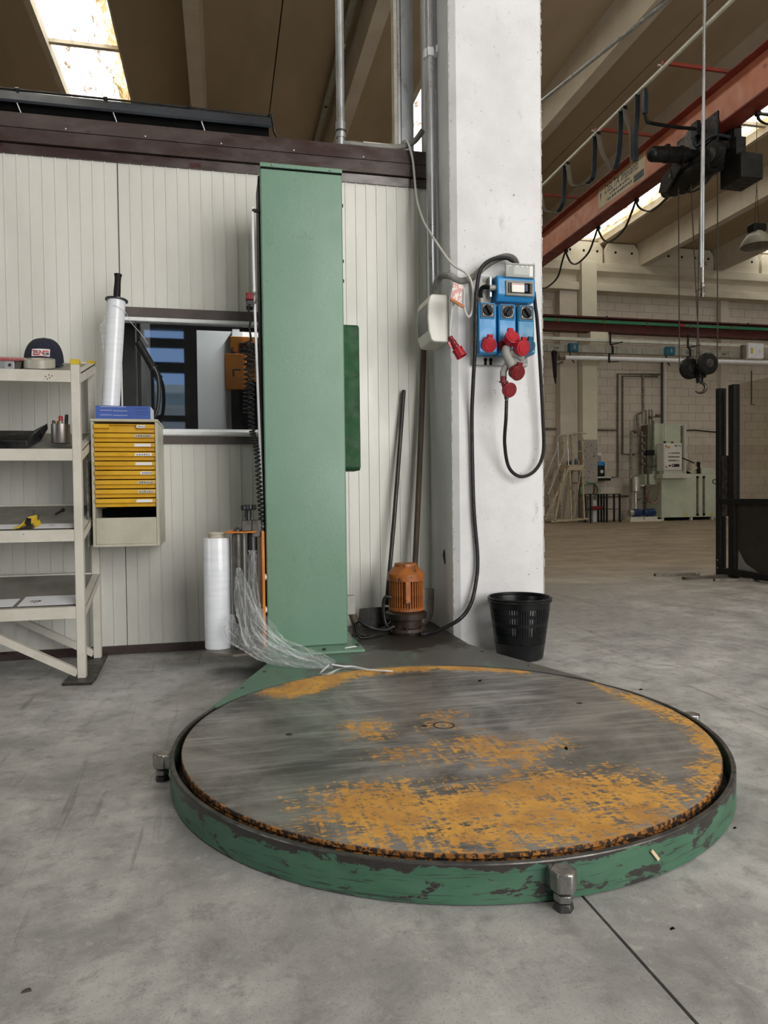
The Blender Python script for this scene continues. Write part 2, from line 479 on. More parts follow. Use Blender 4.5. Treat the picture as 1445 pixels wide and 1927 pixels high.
M_wood = pm('dark_wood', (.085,.058,.038), (.045,.032,.022), 12, .65, stretch=(4,4,.5), chip=((.15,.12,.09), .7, 14))
M_iron = pm('black_iron', (.035,.033,.032), (.06,.055,.05), 10, .45, .5)
M_shovel = pm('shovel_blade', (.20,.18,.155), (.11,.095,.08), 8, .45, .6, chip=((.45,.42,.38), .66, 7))
M_bucket = pm('black_bucket', (.005,.006,.007), (.008,.0095,.011), 5, .36, spec=.35)

# --- shelf and small things
M_rack = pm('chipped_white', (.62,.60,.54), (.54,.515,.45), 7, .5, chip=((.12,.10,.08), .69, 16), bump=.05)
M_shelf = pm('worn_shelf_board', (.19,.18,.16), (.27,.26,.235), 5, .55)
M_yellow = pm('yellow_drawer', (.66,.385,.018), (.54,.29,.014), 5, .38, chip=((.22,.10,.02), .73, 9))
M_yellow2 = pm('yellow_cap', (.62,.47,.03), (.50,.37,.02), 30, .5)
M_cabinet = pm('old_ivory_steel', (.50,.485,.40), (.42,.40,.32), 5, .45, chip=((.20,.17,.12), .67, 8), bump=.05)
M_bluebox = pm('blue_carton', (.055,.12,.42), (.04,.09,.34), 8, .45)
M_navy = pm('navy_cloth', (.009,.012,.028), (.014,.018,.038), 120, .9, bump=.3, bsc=400)
M_print_red = pm('print_red', (.55,.012,.035), None, 5, .6)
M_print_black = pm('print_black', (.012,.012,.013), None, 5, .6)
M_print_grey = pm('print_grey', (.10,.11,.13), None, 5, .6)
M_print_white = pm('print_white', (.78,.78,.78), None, 5, .6)
M_tape = pm('brown_grey_tape', (.40,.385,.33), (.34,.325,.275), 6, .3)
M_pink = pm('red_metal', (.38,.085,.09), (.30,.06,.065), 6, .35)
M_cup = pm('brushed_steel', (.17,.155,.145), (.28,.26,.25), 3, .3, .9, stretch=(1,1,.1))
M_yb = pm('yellow_black_box', (.55,.38,.02), (.45,.30,.02), 6, .5, chip=((.015,.014,.012), .53, 7))

# --- far hall
M_girder = pm('orange_red_girder', (.64,.24,.135), (.52,.175,.095), 3, .42, chip=((.40,.12,.06), .66, 6), kind='World', bump=.03)
M_girder_d = pm('girder_flange', (.22,.035,.022), (.16,.028,.018), 3, .5, kind='World')
M_railbeam = pm('dark_red_rail', (.105,.022,.016), (.07,.016,.012), 3, .6, kind='World')
M_railgreen = pm('green_conductor', (.03,.21,.10), (.02,.16,.075), 2, .5)
M_pale = pm('pale_steel', (.60,.60,.52), (.50,.50,.43), 4, .5)
M_bus = pm('busbar_grey', (.34,.335,.28), (.26,.255,.21), 6, .5, .2, stretch=(1,1,1))
M_teal = pm('teal_box', (.012,.12,.20), (.010,.09,.15), 6, .45)
M_machine = pm('pale_green_machine', (.54,.58,.45), (.46,.50,.385), 2.2, .42, bump=.03, bsc=7)
M_ctrl = pm('control_cabinet_grey', (.68,.67,.60), (.62,.61,.54), 4, .5)
M_inox = pm('inox', (.50,.48,.43), (.40,.38,.34), 9, .4, .5)
M_pumpblue = pm('pump_blue', (.015,.04,.13), (.012,.03,.09), 6, .45)
M_cloth = pm('beige_sack', (.60,.54,.44), (.36,.29,.20), 6, .9, bump=.3, bsc=9)
M_ladder = pm('worn_cream_ladder', (.47,.40,.28), (.36,.29,.19), 7, .55, chip=((.12,.08,.05), .60, 14))
M_tubes = pm('old_pipe', (.13,.11,.085), (.22,.19,.15), 9, .5, .4)
M_hoserd = pm('red_hose', (.28,.10,.06), (.30,.28,.22), 3, .5)
M_signm = pm('sign_cream', (.66,.57,.38), (.58,.48,.29), 4, .5)
M_lampshade = pm('enamel_lamp', (.24,.22,.17), (.18,.165,.125), 6, .5)
M_hoist = pm('hoist_black', (.004,.004,.0045), (.012,.012,.011), 9, .45, spec=.3)
M_strap_b = pm('flat_cable_blue', (.006,.018,.028), (.004,.011,.018), 6, .5)
M_strap_g = pm('flat_cable_grey', (.14,.125,.10), (.11,.10,.08), 6, .6)
M_rope = pm('wire_rope', (.06,.05,.04), (.035,.03,.025), 60, .5, .6)
M_hookm = pm('worn_hook', (.22,.18,.15), (.06,.055,.05), 8, .35, .8)

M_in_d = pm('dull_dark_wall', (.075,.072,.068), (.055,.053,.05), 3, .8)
M_in_w = pm('cabin_white_wall', (.62,.62,.60), (.56,.56,.54), 2, .6)
# ================================================================ the setting
X0, X1, Y0, Y1, ZC = -8.0, 22.0, -4.0, 19.4, 8.15
fl = struct(MB().box(X0-.2, X1+.2, Y0-.2, Y1+.2, -.15, -.010).build('floor', M_joint), 'grey scratched concrete floor with a dark saw-cut joint', 'floor')
MB().box(X0-.2, .7245, Y0-.2, Y1+.2, -.010, 0).build('concrete_slab', M_floor, fl)
MB().box(.7315, X1+.2, Y0-.2, Y1+.2, -.010, 0).build('concrete_slab', M_floor, fl)

# hall walls out of view; the gate is shut, area lamps give the daylight
def st_box(name, label, cat, mat, *boxes):
    mb = MB()
    for b in boxes: mb.box(*b)
    return struct(mb.build(name, mat), label, cat)
WX0, WX1, WZ0, WZ1 = -1.235, -.60, 1.5, 3.62      # window in the wall behind the photographer, mirrored in the cabin glass
st_box('wall_back', 'plain wall behind the photographer with a window and a wide gate', 'wall', M_in_d,
       (X0, WX0, Y0-.2, Y0, 0, 8.4), (WX1, 1.4, Y0-.2, Y0, 0, 8.4), (WX0, WX1, Y0-.2, Y0, 0, WZ0), (WX0, WX1, Y0-.2, Y0, WZ1, 8.4),
       (7.4, X1, Y0-.2, Y0, 0, 8.4), (1.4, 7.4, Y0-.2, Y0, 6.0, 8.4))
st_box('gate_blocking_sheet', 'pale sheet added to close the gate behind the photographer against the sky', 'gate', M_panel, (1.4, 7.4, Y0-.12, Y0-.06, 0, 6.0))  # opaque sheet added to keep sky light out of the gate
w2 = thing('window_2', 'tall dark-framed window in the wall behind the photographer', 'window', (-1, Y0, WZ0), kind='structure')
for z0, z1 in ((3.31, 3.46), (2.90, 3.07), (2.1, 2.2)):
    MB().box(WX0, WX1, Y0-.1, Y0, z0, z1).build('cross_bar', M_black_m, w2)
MB().box(WX0, -1.08, Y0-.1, Y0, WZ0, 2.90).build('mullion', M_black_m, w2)
hs = thing('street_house', 'pale house with cream eaves across the yard mirrored in the cabin window', 'building', (-1, -15.2, 0))
MB().box(-9, 7, -15.4, -15.2, 0, 4.1).build('wall', M_farcol, hs)
MB().box(-9, 7, -15.4, -14.9, 4.1, 4.35).build('eaves', M_farcol, hs)
for i in range(9):
    MB().box(-6, 4, -15.2, -15.16, .3+i*.38, .3+i*.38+.33).build('shutter_slat', M_block2, hs)
st_box('wall_left', 'plain side wall beyond the shelf rack', 'wall', M_farwall,
       (X0-.2, X0, Y0, Y1, 0, 8.4))
st_box('wall_right', 'plain side wall at the far end of the hall', 'wall', M_farwall, (X1, X1+.2, Y0, Y1, 0, 8.4))

# ---- ceiling: precast double-T roof slabs with skylight strips between them
ce = thing('ceiling', 'brown precast concrete roof of ribbed slabs with skylight strips', 'ceiling', (7, 7, ZC), kind='structure')
slab = rib = None
for k in range(-2, 3):
    x = 6.25*k
    for a, b in ((-1.5, .965), (.985, 3.5)):
        MB().box(x+a, x+b, Y0, Y1, ZC, ZC+.22).build('roof_slab', M_ceil, ce)
    for a in (-.43, 2.13):
        MB().prism([(x+a-.03, ZC), (x+a+.25, ZC), (x+a+.21, 7.5), (x+a, 7.5)], 'y', Y0, Y1-.3).build('roof_rib', M_rib, ce)
MB().box(X0-.3, X1+.3, Y0-.2, Y1+.2, ZC+.45, ZC+.55).build('roof_deck', M_ceil, ce)
BAR_Y = [Y0, .5, 6.6, 12.7, Y1]
for k in range(-2, 3):
    a, b = 6.25*k+3.5, 6.25*k+4.75
    where = {-2: 'beyond the left side of the cabin', -1: 'bright stained skylight above the shelf rack', 0: 'skylight strip seen beside the concrete pillar',
             1: 'skylight strip beyond the orange crane girder', 2: 'far skylight strip at the right end of the hall'}[k]
    sk = thing('skylight', where if k > -2 else 'skylight strip over the left end of the hall', 'skylight', ((a+b)/2, 7, ZC), kind='structure')
    for s, e in zip(BAR_Y, BAR_Y[1:]):
        MB().box(a+.02, b-.02, s+.03, e-.03, ZC+.20, ZC+.215).build('pane', M_sky, sk)
        MB().box(a, b, e-.04, e+.04, ZC+.14, ZC+.20).build('cross_bar', M_rib, sk)
    MB().box(a-.005, a+.10, Y0, Y1, ZC+.02, ZC+.26).build('curb', M_rib, sk)
    MB().box(b-.05, b+.005, Y0, Y1, ZC+.02, ZC+.26).build('curb', M_rib, sk)

# ---- far wall of painted concrete blocks
fwall = st_box('wall_rear', 'beige painted concrete block wall at the far end of the hall', 'wall', M_mortar, (X0, X1, Y1, Y1+.2, 0, 8.4))
BW, BH = .50, .25
blk = {}
pick = []; rest = []
row = 0
for j in range(27):
    z = .01 + j*BH
    off = 0 if j % 2 else BW/2
    for i in range(int((X0-off)/BW), int((X1-.6)/BW)+1):
        x = off + i*BW; cxm = x + BW/2; zm = z + BH/2
        hid = (11.9 < cxm < 13.4 and zm < 2.8) or (cxm > 12.3 and zm < 1.4) or (9.9 < cxm < 10.6) or cxm < 8.7 or cxm > 17.1
        (rest if hid else pick).append((x, z))
rnd.shuffle(pick)
pick, more = pick[:300], pick[300:]; rest += more
def block_mesh(mat, nm):
    return MB().box(0+.005, BW-.005, Y1-.014, Y1, .005, BH-.005).build(nm, mat, fwall)
proto = {}
bb = BASE[fwall.name]
for x, z in pick:
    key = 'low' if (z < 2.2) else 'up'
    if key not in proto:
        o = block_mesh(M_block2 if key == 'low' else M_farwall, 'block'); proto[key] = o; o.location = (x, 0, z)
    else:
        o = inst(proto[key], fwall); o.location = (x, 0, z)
mb = MB()
for x, z in rest: mb.box(x+.005, x+BW-.005, Y1-.014, Y1, z+.005, z+BH-.005)
tag(mb.build('wall_blocks', M_farwall, fwall), None, kind='stuff')

# gutter beam along the far wall, end plates between the ribs
gb = thing('trim_1', 'cream precast gutter beam running under the roof ribs along the far wall', 'beam', (14, 19.1, 6.7), kind='structure')
MB().prism([(18.95,6.70),(Y1-.02,6.70),(Y1-.02,7.5),(18.92,7.5),(18.92,7.26),(19.12,7.16),(19.12,6.98),(18.95,6.92)], 'x', X0, X1).build('beam_body', M_beam, gb, bevel=.01)
for a, b in ((-6.8, -4.2), (-3.8, -.6), (-.05, 1.95), (2.5, 5.7), (6.2, 8.3), (8.75, 10.9), (11.0, 12.06), (12.34, 14.6), (14.95, 16.2), (16.3, 18.2)):
    pl = MB().prism([(a, 7.5), (b, 7.5), (b, 7.95), (b-.12, 8.12), (a+.1, 8.12), (a, 7.95)], 'y', 19.02, 19.12).build('end_plate', M_beam, gb)
    n = max(1, int((b-a)/.42))
    for i in range(n):
        xx = a + (i+.6)*(b-a)/n
        MB().cyl((xx, 19.025, 7.86), (xx, 19.012, 7.86), .035, n=10).build('bolt_hole', M_dark, pl)
# far column with a corbel
fc = thing('pillar', 'slim cream column with speckled grey base at the far block wall', 'column', (10.36, 19.0, 0), kind='structure')
MB().box(10.12, 10.59, 18.8, Y1-.02, 2.36, 7.5).build('shaft', M_farcol, fc, bevel=.012)
MB().box(10.118, 10.592, 18.798, Y1-.02, 0, 2.36).build('painted_base', M_granite, fc, bevel=.012)
MB().prism([(18.79, 4.50), (18.79, 5.345), (18.25, 5.345), (18.25, 5.02)], 'x', 10.08, 10.63).build('corbel', M_farcol, fc, bevel=.012)
fc2 = thing('pillar', 'slim cream column hidden behind the big white pillar at the far wall', 'column', (4.11, 19.0, 0), kind='structure')
MB().box(3.87, 4.34, 18.8, Y1-.02, 2.36, 7.5).build('shaft', M_farcol, fc2, bevel=.012)
MB().box(3.868, 4.342, 18.798, Y1-.02, 0, 2.36).build('painted_base', M_granite, fc2, bevel=.012)
MB().prism([(18.79, 4.50), (18.79, 5.345), (18.25, 5.345), (18.25, 5.02)], 'x', 3.83, 4.38).build('corbel', M_farcol, fc2, bevel=.012)
# the wider pier behind it
st_box('wall_pier', 'shallow beige pier behind the slim far column', 'wall', M_farwall, (9.55, 10.1, 19.05, Y1-.015, 0, 6.69))
st_box('wall_pier', 'shallow beige pier in the block wall right of the hanging hook', 'wall', M_farwall, (15.0, 15.28, 19.2, Y1-.015, 0, 6.69))

# ---- near concrete pillar
pi = thing('pillar', 'big white painted concrete pillar with chipped edges carrying the blue sockets', 'column', (1.47, 3.9, 0), kind='structure')
MB().prism([(1.21, 4.22), (1.21, 3.69), (1.243, 3.661), (1.722, 3.66), (1.737, 3.675), (1.737, 4.22)], 'z', 0, 7.49).build('shaft', M_pillar, pi)
# flaked arris: small uneven chips along the two front edges
for ex, ey in ((1.212, 3.688), (1.731, 3.664)):
    mb = MB(); z = .02
    while z < 4.4:
        h = rnd.uniform(.015, .07); w = rnd.uniform(.0015, .0038)
        if rnd.random() < .75:
            mb.mesh([(ex-w, ey+w, z), (ex+w*1.5, ey-w*.9, z+h*.2), (ex+w*1.2, ey-w*.9, z+h), (ex-w*.8, ey+w, z+h*.9), (ex, ey-w*.6, z+h*.5)],
                    [(0,1,4),(1,2,4),(2,3,4),(3,0,4)])
        z += h*rnd.uniform(.6, 1.3)
    mb.build('chipped_edge', M_edge, pi)
MB().mesh([(1.2095,3.875,.51),(1.2095,3.85,.545),(1.2095,3.825,.535),(1.2095,3.815,.47),(1.2095,3.84,.455),(1.2085,3.845,.50)],
          [(0,1,5),(1,2,5),(2,3,5),(3,4,5),(4,0,5)]).build('gouge', M_joint, pi)

# ---- cabin front: ribbed sandwich panels, brown trims, window
WY = 4.11
cab = st_box('wall_front', 'cabin wall of cream ribbed sandwich panels with brown trims', 'wall', M_dark,
             (-8.0, -.56, WY+.045, WY+.06, 0, 2.86), (.49, 1.209, WY+.045, WY+.06, 0, 2.86), (-.56, .49, WY+.045, WY+.06, 0, 1.13), (-.56, .49, WY+.045, WY+.06, 1.91, 2.86))
def ribbed(x0, x1, z0, z1, name='panel'):
    n = max(1, round((x1-x0)/.0612)); p = (x1-x0)/n
    pts = [(x0, WY+.044), (x0, WY)]
    for i in range(1, n):
        c = x0 + i*p
        pts += [(c-.0052, WY), (c-.0030, WY-.0048), (c+.0030, WY-.0048), (c+.0052, WY)]
    pts += [(x1, WY), (x1, WY+.044)]
    return MB().prism(pts, 'z', z0, z1).build(name, M_panel, cab, smooth=False)
JX = -.5315
ribbed(JX-1.0+.004, JX, .047, 2.664)
ribbed(JX-2.0+.004, JX-1.0, .047, 2.664)
ribbed(JX+.004, JX+1.0, .047, 1.150)
ribbed(JX+.004, JX+1.0, 1.892, 2.664)
ribbed(JX+1.004, 1.209, .047, 2.664)
bs = struct(MB().box(-5, 1.209, WY-.012, WY+.044, 0, .047).build('baseboard_front', M_brown), 'dark brown metal skirting along the foot of the cabin wall', 'skirting')
tr = thing('trim_2', 'glossy dark brown metal fascia along the top of the cabin wall', 'trim', (-.5, WY, 2.66), kind='structure')
MB().prism([(WY+.044, 2.664), (WY-.012, 2.664), (WY-.016, 2.712), (WY+.044, 2.712)], 'x', -5, 1.207).build('lower_strip', M_brown, tr)
MB().prism([(WY+.044, 2.717), (WY-.034, 2.717), (WY-.030, 2.790), (WY+.044, 2.790)], 'x', -5, 1.207).build('middle_strip', M_brown, tr)
MB().prism([(WY+.044, 2.792), (WY-.034, 2.792), (WY-.028, 2.870), (WY+.20, 2.870), (WY+.20, 2.86), (WY+.044, 2.86)], 'x', -5, 1.207).build('upper_strip', M_brown, tr)
sc0 = None
for i in range(-4, 4):
    xx = .02 + i*.40
    if xx < 1.15:
        if sc0 is None: sc0 = MB().sphere((xx, WY-.033, 2.806), .005, 1, .6, 1, 8, 6).build('screw', M_alu_g, tr)
        else: inst(sc0, tr, ((i+4)*.40, 0, 0))
st_box('trim_3', 'dark brown bar above the cabin window', 'trim', M_brown2, (-.545, .485, WY-.014, WY+.044, 1.837, 1.892))
st_box('trim_4', 'dark brown bar under the cabin window sill', 'trim', M_brown2, (-.545, .485, WY-.014, WY+.044, 1.150, 1.192))
wi = thing('window_1', 'sliding cabin window with white aluminium rails behind the green mast', 'window', (-.03, WY, 1.19), kind='structure')
MB().box(-.545, .485, WY-.022, WY+.044, 1.816, 1.837).build('top_rail', M_alu, wi, bevel=.003)
MB().prism([(WY+.044,1.192),(WY-.018,1.192),(WY-.030,1.200),(WY-.030,1.214),(WY-.012,1.232),(WY+.044,1.232)], 'x', -.545, .485).build('sill_rail', M_alu, wi)
MB().box(-.545, -.535, WY, WY+.044, 1.232, 1.816).build('jamb', M_alu, wi)
MB().box(-.452, .118, WY-.002, WY+.004, 1.228, 1.820).build('pane', M_glass, wi)
MB().box(-.456, -.450, WY-.004, WY+.006, 1.228, 1.820).build('pane_edge', M_steel_d, wi)

# inside the cabin
st_box('wall_cabin', 'dark inner walls of the cabin with an added dark block behind the window', 'wall', M_in_d,
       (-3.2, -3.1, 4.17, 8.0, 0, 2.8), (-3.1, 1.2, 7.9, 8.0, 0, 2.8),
       (1.19, 1.2, 4.3, 8.0, 0, 2.8), (-.75, -.47, 4.5, 5.1, 0, 2.3))  # last box is an added dark block that blackens the opening's left side
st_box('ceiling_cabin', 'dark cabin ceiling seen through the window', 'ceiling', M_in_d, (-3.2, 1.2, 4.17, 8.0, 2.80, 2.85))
st_box('wall_cabin_partition', 'white partition wall inside the cabin', 'wall', M_in_w, (-.17, 1.18, 5.3, 5.36, 0, 2.05), (.08, .13, 5.22, 5.3, 0, 2.05))
lt = thing('cabin_fill_lamp', 'unseen batten lamp added on the cabin ceiling to brighten the inside', 'lamp', (.55, 4.6, 2.72))  # lamp out of view, added to light the partition behind the window
MB().box(.50, .60, 4.40, 5.1, 2.74, 2.795).build('housing', M_white_plastic, lt)
t_ = NT('fill_lamp_tube'); e_ = t_.n('ShaderNodeEmission'); e_.inputs[1].default_value = 480; t_.link(e_.outputs[0], t_.out.inputs[0])
MB().cyl((.55, 4.42, 2.73), (.55, 5.08, 2.73), .013, n=10).build('tube', t_.m, lt)
# ================================================================ pallet wrapping machine
CX, CY = .690, 2.218
pw = thing('pallet_wrapping_machine', 'green pallet wrapping machine with tall mast and worn round turntable', 'wrapping machine', (CX, CY, 0))
# outer band
ring = MB().lathe([(.860,.004),(.860,.086),(.858,.088),(.848,.088),(.846,.086),(.846,.004)], (CX,CY,0), 160, close=False).build('turntable_band', M_ring, pw)
MB().lathe([(.8597,.0862),(.8585,.0888),(.8475,.0888),(.8463,.0862)], (CX,CY,0), 160, close=False).build('band_edge', M_steel_d, ring)
# base pan
MB().cyl((CX,CY,.003), (CX,CY,.012), .844, n=96).build('base_pan', M_greasy, pw)
# drum below the disc
MB().lathe([(.80,.012),(.80,.060),(.822,.062),(.826,.066),(.826,.076),(.822,.0785),(.80,.079)], (CX,CY,0), 128).build('turntable_rim', M_orange_rim, pw)
# the disc with its worn orange paint
POLYS = [
 [(-0.502,-0.498),(-0.468,-0.443),(-0.324,-0.406),(-0.166,-0.460),(0.026,-0.495),(0.103,-0.457),(0.177,-0.431),(0.226,-0.489),(0.331,-0.470),(0.356,-0.558),(0.477,-0.610),(0.497,-0.656),(0.390,-0.709),(0.209,-0.790),(0.005,-0.810),(-0.227,-0.780),(-0.385,-0.702),(-0.476,-0.596)],
 [(-0.533,0.567),(-0.405,0.712),(-0.216,0.787),(-0.019,0.830),(0.288,0.795),(0.562,0.611),(0.547,0.577),(0.267,0.731),(-0.036,0.757),(-0.238,0.649),(-0.341,0.530),(-0.469,0.474)],
 [(0.718,0.371),(0.806,0.153),(0.827,-0.011),(0.814,-0.187),(0.758,-0.353),(0.662,-0.516),(0.673,-0.436),(0.739,-0.222),(0.752,-0.029),(0.726,0.167)],
 [(0.584,-0.504),(0.646,-0.471),(0.657,-0.523),(0.577,-0.608),(0.507,-0.652),(0.488,-0.620)],
 [(-0.307,0.132),(-0.210,0.141),(-0.145,0.066),(-0.183,-0.073),(-0.256,-0.079),(-0.315,0.013)],
 [(-0.051,0.141),(0.113,0.141),(0.067,-0.045),(-0.070,-0.025),(-0.150,-0.130),(-0.072,0.030)],
 [(-0.283,-0.210),(-0.103,-0.143),(0.078,-0.116),(0.155,-0.186),(0.323,-0.205),(0.298,-0.271),(0.160,-0.366),(-0.006,-0.344),(-0.150,-0.306)],
 [(-0.463,-0.404),(-0.373,-0.364),(-0.325,-0.412),(-0.416,-0.456)]]
SOFT = [.16, .06, .07, .08, .10, .14, .14, .06]
GAIN = [.27, .40, .30, .30, .12, .04, .12, .0]
def sdist(p, poly):
    d = 1e9; ins = False; n = len(poly)
    for i in range(n):
        ax, ay = poly[i]; bx, by = poly[(i+1) % n]
        ex, ey = bx-ax, by-ay; wx, wy = p[0]-ax, p[1]-ay
        t = max(0, min(1, (wx*ex+wy*ey)/(ex*ex+ey*ey)))
        d = min(d, (wx-ex*t)**2+(wy-ey*t)**2)
        if (ay > p[1]) != (by > p[1]) and p[0] < (bx-ax)*(p[1]-ay)/(by-ay)+ax: ins = not ins
    return math.sqrt(d)*(1 if ins else -1)
NR, NA = 70, 200; RD = .825
V = [(CX, CY, .095)]; Fs = []
for j in range(1, NR+1):
    for i in range(NA):
        a = 2*math.pi*i/NA; r = RD*j/NR
        V.append((CX+r*math.cos(a), CY+r*math.sin(a), .095 if j < NR else .0942))
for i in range(NA): Fs.append((0, 1+i, 1+(i+1) % NA))
for j in range(NR-1):
    for i in range(NA):
        Fs.append((1+j*NA+i, 1+(j+1)*NA+i, 1+(j+1)*NA+(i+1) % NA, 1+j*NA+(i+1) % NA))
disc = MB().mesh(V, Fs).build('turntable_disc', M_disc, pw)
att = disc.data.attributes.new('paint', 'FLOAT', 'POINT')
vals = []
for v in disc.data.vertices:
    p = (v.co.x, v.co.y); s = -0.6
    for poly, w, g in zip(POLYS, SOFT, GAIN):
        s = max(s, min(.5+g, .5 - .20 + g + sdist(p, poly)/w*.5))
    vals.append(s)
att.data.foreach_set('value', vals)
MB().lathe([(.8245,.0945),(.827,.093),(.827,.084),(.824,.083),(.80,.083)], (CX,CY,0), 160, close=False).build('disc_edge', M_orange_rim, disc)
MB().lathe([(.030,.0952),(.030,.0958),(.036,.0958),(.036,.0952)], (CX+.004,CY+.01,0), 24, close=False).build('centre_ring', M_greasy, disc)
for dx, dy in ((-.06, .02), (.55, .12), (-.5, .05)):
    MB().cyl((CX+dx,CY+dy,.0948), (CX+dx,CY+dy,.0956), .011, n=12).build('countersunk_screw', M_greasy, disc)
# levelling lugs on the band
def lug(ang, top=.083, lean=0):
    ca, sa = math.cos(ang), math.sin(ang)
    c = (CX+.886*ca, CY+.886*sa)
    g = thing_part = MB().cyl((c[0], c[1], .040), (c[0], c[1], top), .029, n=6)
    M = Matrix.Rotation(ang, 3, 'Z')
    g.obox((CX+.870*ca, CY+.870*sa, .06), (.03, .05, top-.042), M)
    o = g.build('levelling_lug', M_steel, pw, bevel=.004)
    MB().cyl((c[0], c[1], .012), (c[0], c[1], .040), .012, n=12).build('stud', M_greasy, o)
    MB().cyl((c[0], c[1], .018), (c[0], c[1], .034), .021, n=6).build('nut', M_steel, o, bevel=.002)
    MB().cyl((c[0], c[1], 0), (c[0], c[1], .016), .023, .019, n=6).build('foot', M_steel_d, o, bevel=.002)
for a in (math.atan2(1.318-CY, .668-CX), math.pi-.02, -.06): lug(a)
# base plate with an arc cut to the disc
a0, a1 = math.radians(150.2), math.radians(26.6)
arc = [(CX+.838*math.cos(a0+(a1-a0)*i/60), CY+.838*math.sin(a0+(a1-a0)*i/60)) for i in range(61)]
outer = [(1.448,2.598),(1.253,3.166),(1.195,3.40),(1.19,4.06),(.14,4.06),(.14,3.42),(.185,3.264),(-.052,2.644)]
MB().prism(arc+outer, 'z', .0895, .0965).build('base_plate', M_plate, pw)
MB().prism([(.22,3.14),(1.20,3.12),(1.15,3.98),(.22,3.98)], 'z', 0, .0893).build('base_frame', M_black_m, pw)
for x, y in ((.06, 2.86), (.16, 3.10), (1.30, 2.9), (1.20, 3.22)):
    MB().sphere((x, y, .097), .009, 1, 1, .5, 10, 6).build('plate_screw', M_steel_d, pw)
# mast
mast = MB().box(.197, .595, 3.502, 3.80, .110, 2.440).build('mast', M_green, pw, bevel=.006)
MB().box(.1965, .5955, 3.495, 3.801, 2.438, 2.458).build('mast_cap', M_green, mast, bevel=.002)
MB().box(.199, .593, 3.498, 3.502, 2.430, 2.436).build('cap_gap', M_dark, mast)
for x in (.255, .535): MB().sphere((x, 3.494, 2.447), .006, 1, 1, 1, 8, 6).build('cap_screw', M_alu_g, mast)
MB().box(.191, .654, 3.36, 3.84, .0967, .110).build('foot_flange', M_green, pw, bevel=.003)
for x, y in ((.24,3.40),(.46,3.40),(.635,3.46)):
    MB().cyl((x,y,.110), (x,y,.119), .009, n=6).build('flange_bolt', M_steel_d, pw)
MB().mesh([(.56,3.40,.1112),(.625,3.42,.1112),(.62,3.43,.116),(.565,3.41,.115)], [(0,1,2,3)]).build('film_scrap', M_paper, pw)
MB().box(.190, .1968, 3.56, 3.79, .12, 2.42).build('slide_slot', M_black_m, mast)
for z in (2.33, 2.05, 1.95):
    MB().cyl((.595,3.62,z), (.615,3.62,z), .004, n=8).cyl((.615,3.62,z), (.618,3.62,z), .009, n=10).build('side_bolt', M_iron, mast)
# faint writing scratched on the mast
MB().tube([(.325,3.5016,2.105),(.345,3.5016,2.135),(.352,3.5016,2.11),(.365,3.5016,2.122),(.372,3.5016,2.108),(.385,3.5016,2.12),(.395,3.5016,2.107),(.41,3.5016,2.14),(.415,3.5016,2.108),(.43,3.5016,2.12),(.445,3.5016,2.106),(.46,3.5016,2.118)], .0011, 4, 5).build('scratched_writing', pm('chalk', (.30,.42,.34), None, 4, .8), mast)
# guide rod on the left of the mast, with the limit switch
MB().tube([(.1605,3.55,2.262),(.163,3.55,1.85),(.176,3.55,1.2),(.188,3.55,.70)], .0065, 8, 6).build('guide_rod', M_alu, pw)
MB().cyl((.158,3.55,2.245),(.199,3.55,2.245), .009, n=10).build('rod_bracket', M_iron, pw)
MB().box(.152,.199,3.545,3.555,.690,.705).build('rod_bracket', M_iron, pw)
sw = MB().box(.122,.156,3.50,3.56,1.765,1.800).build('limit_switch', M_black, pw, bevel=.004)
MB().box(.120,.158,3.497,3.563,1.800,1.835).build('switch_cover', M_red_d, sw, bevel=.006)
MB().tube([(.158,3.53,1.83),(.170,3.53,1.845),(.175,3.53,1.82),(.165,3.53,1.79)], .004, 6, 4).build('switch_lever', M_steel, sw)
MB().sphere((.160,3.525,1.850), .007).build('switch_tip', M_white_plastic, sw)
# spiral cable
def coil_pts(path, r, turns):
    p = curve(path, 12); out = []; L = len(p)-1; N = turns*10
    for k in range(N+1):
        f = k/N*L; i = min(int(f), L-1); q = p[i].lerp(p[i+1], f-i); a = 2*math.pi*turns*k/N
        out.append(q + Vector((math.cos(a)*r, math.sin(a)*r, 0)))
    return out
MB().tube([(.138,3.50,1.78),(.132,3.50,1.745),(.142,3.50,1.71),(.135,3.50,1.67),(.140,3.5,1.62),(.136,3.52,1.57)], .005, 6, 6).build('spiral_cable', M_rubber, pw)
MB().tube(coil_pts([(.140,3.525,1.60),(.140,3.525,1.40),(.138,3.525,1.20),(.160,3.53,1.08),(.170,3.53,.90),(.182,3.53,.715)], .013, 44), .0042, 5, smooth=False).build('spiral_cable', M_rubber, pw)
MB().tube(coil_pts([(.122,3.58,1.62),(.120,3.58,1.42),(.118,3.585,1.26)], .015, 16), .0042, 5, smooth=False).build('spiral_cable', M_rubber, pw)
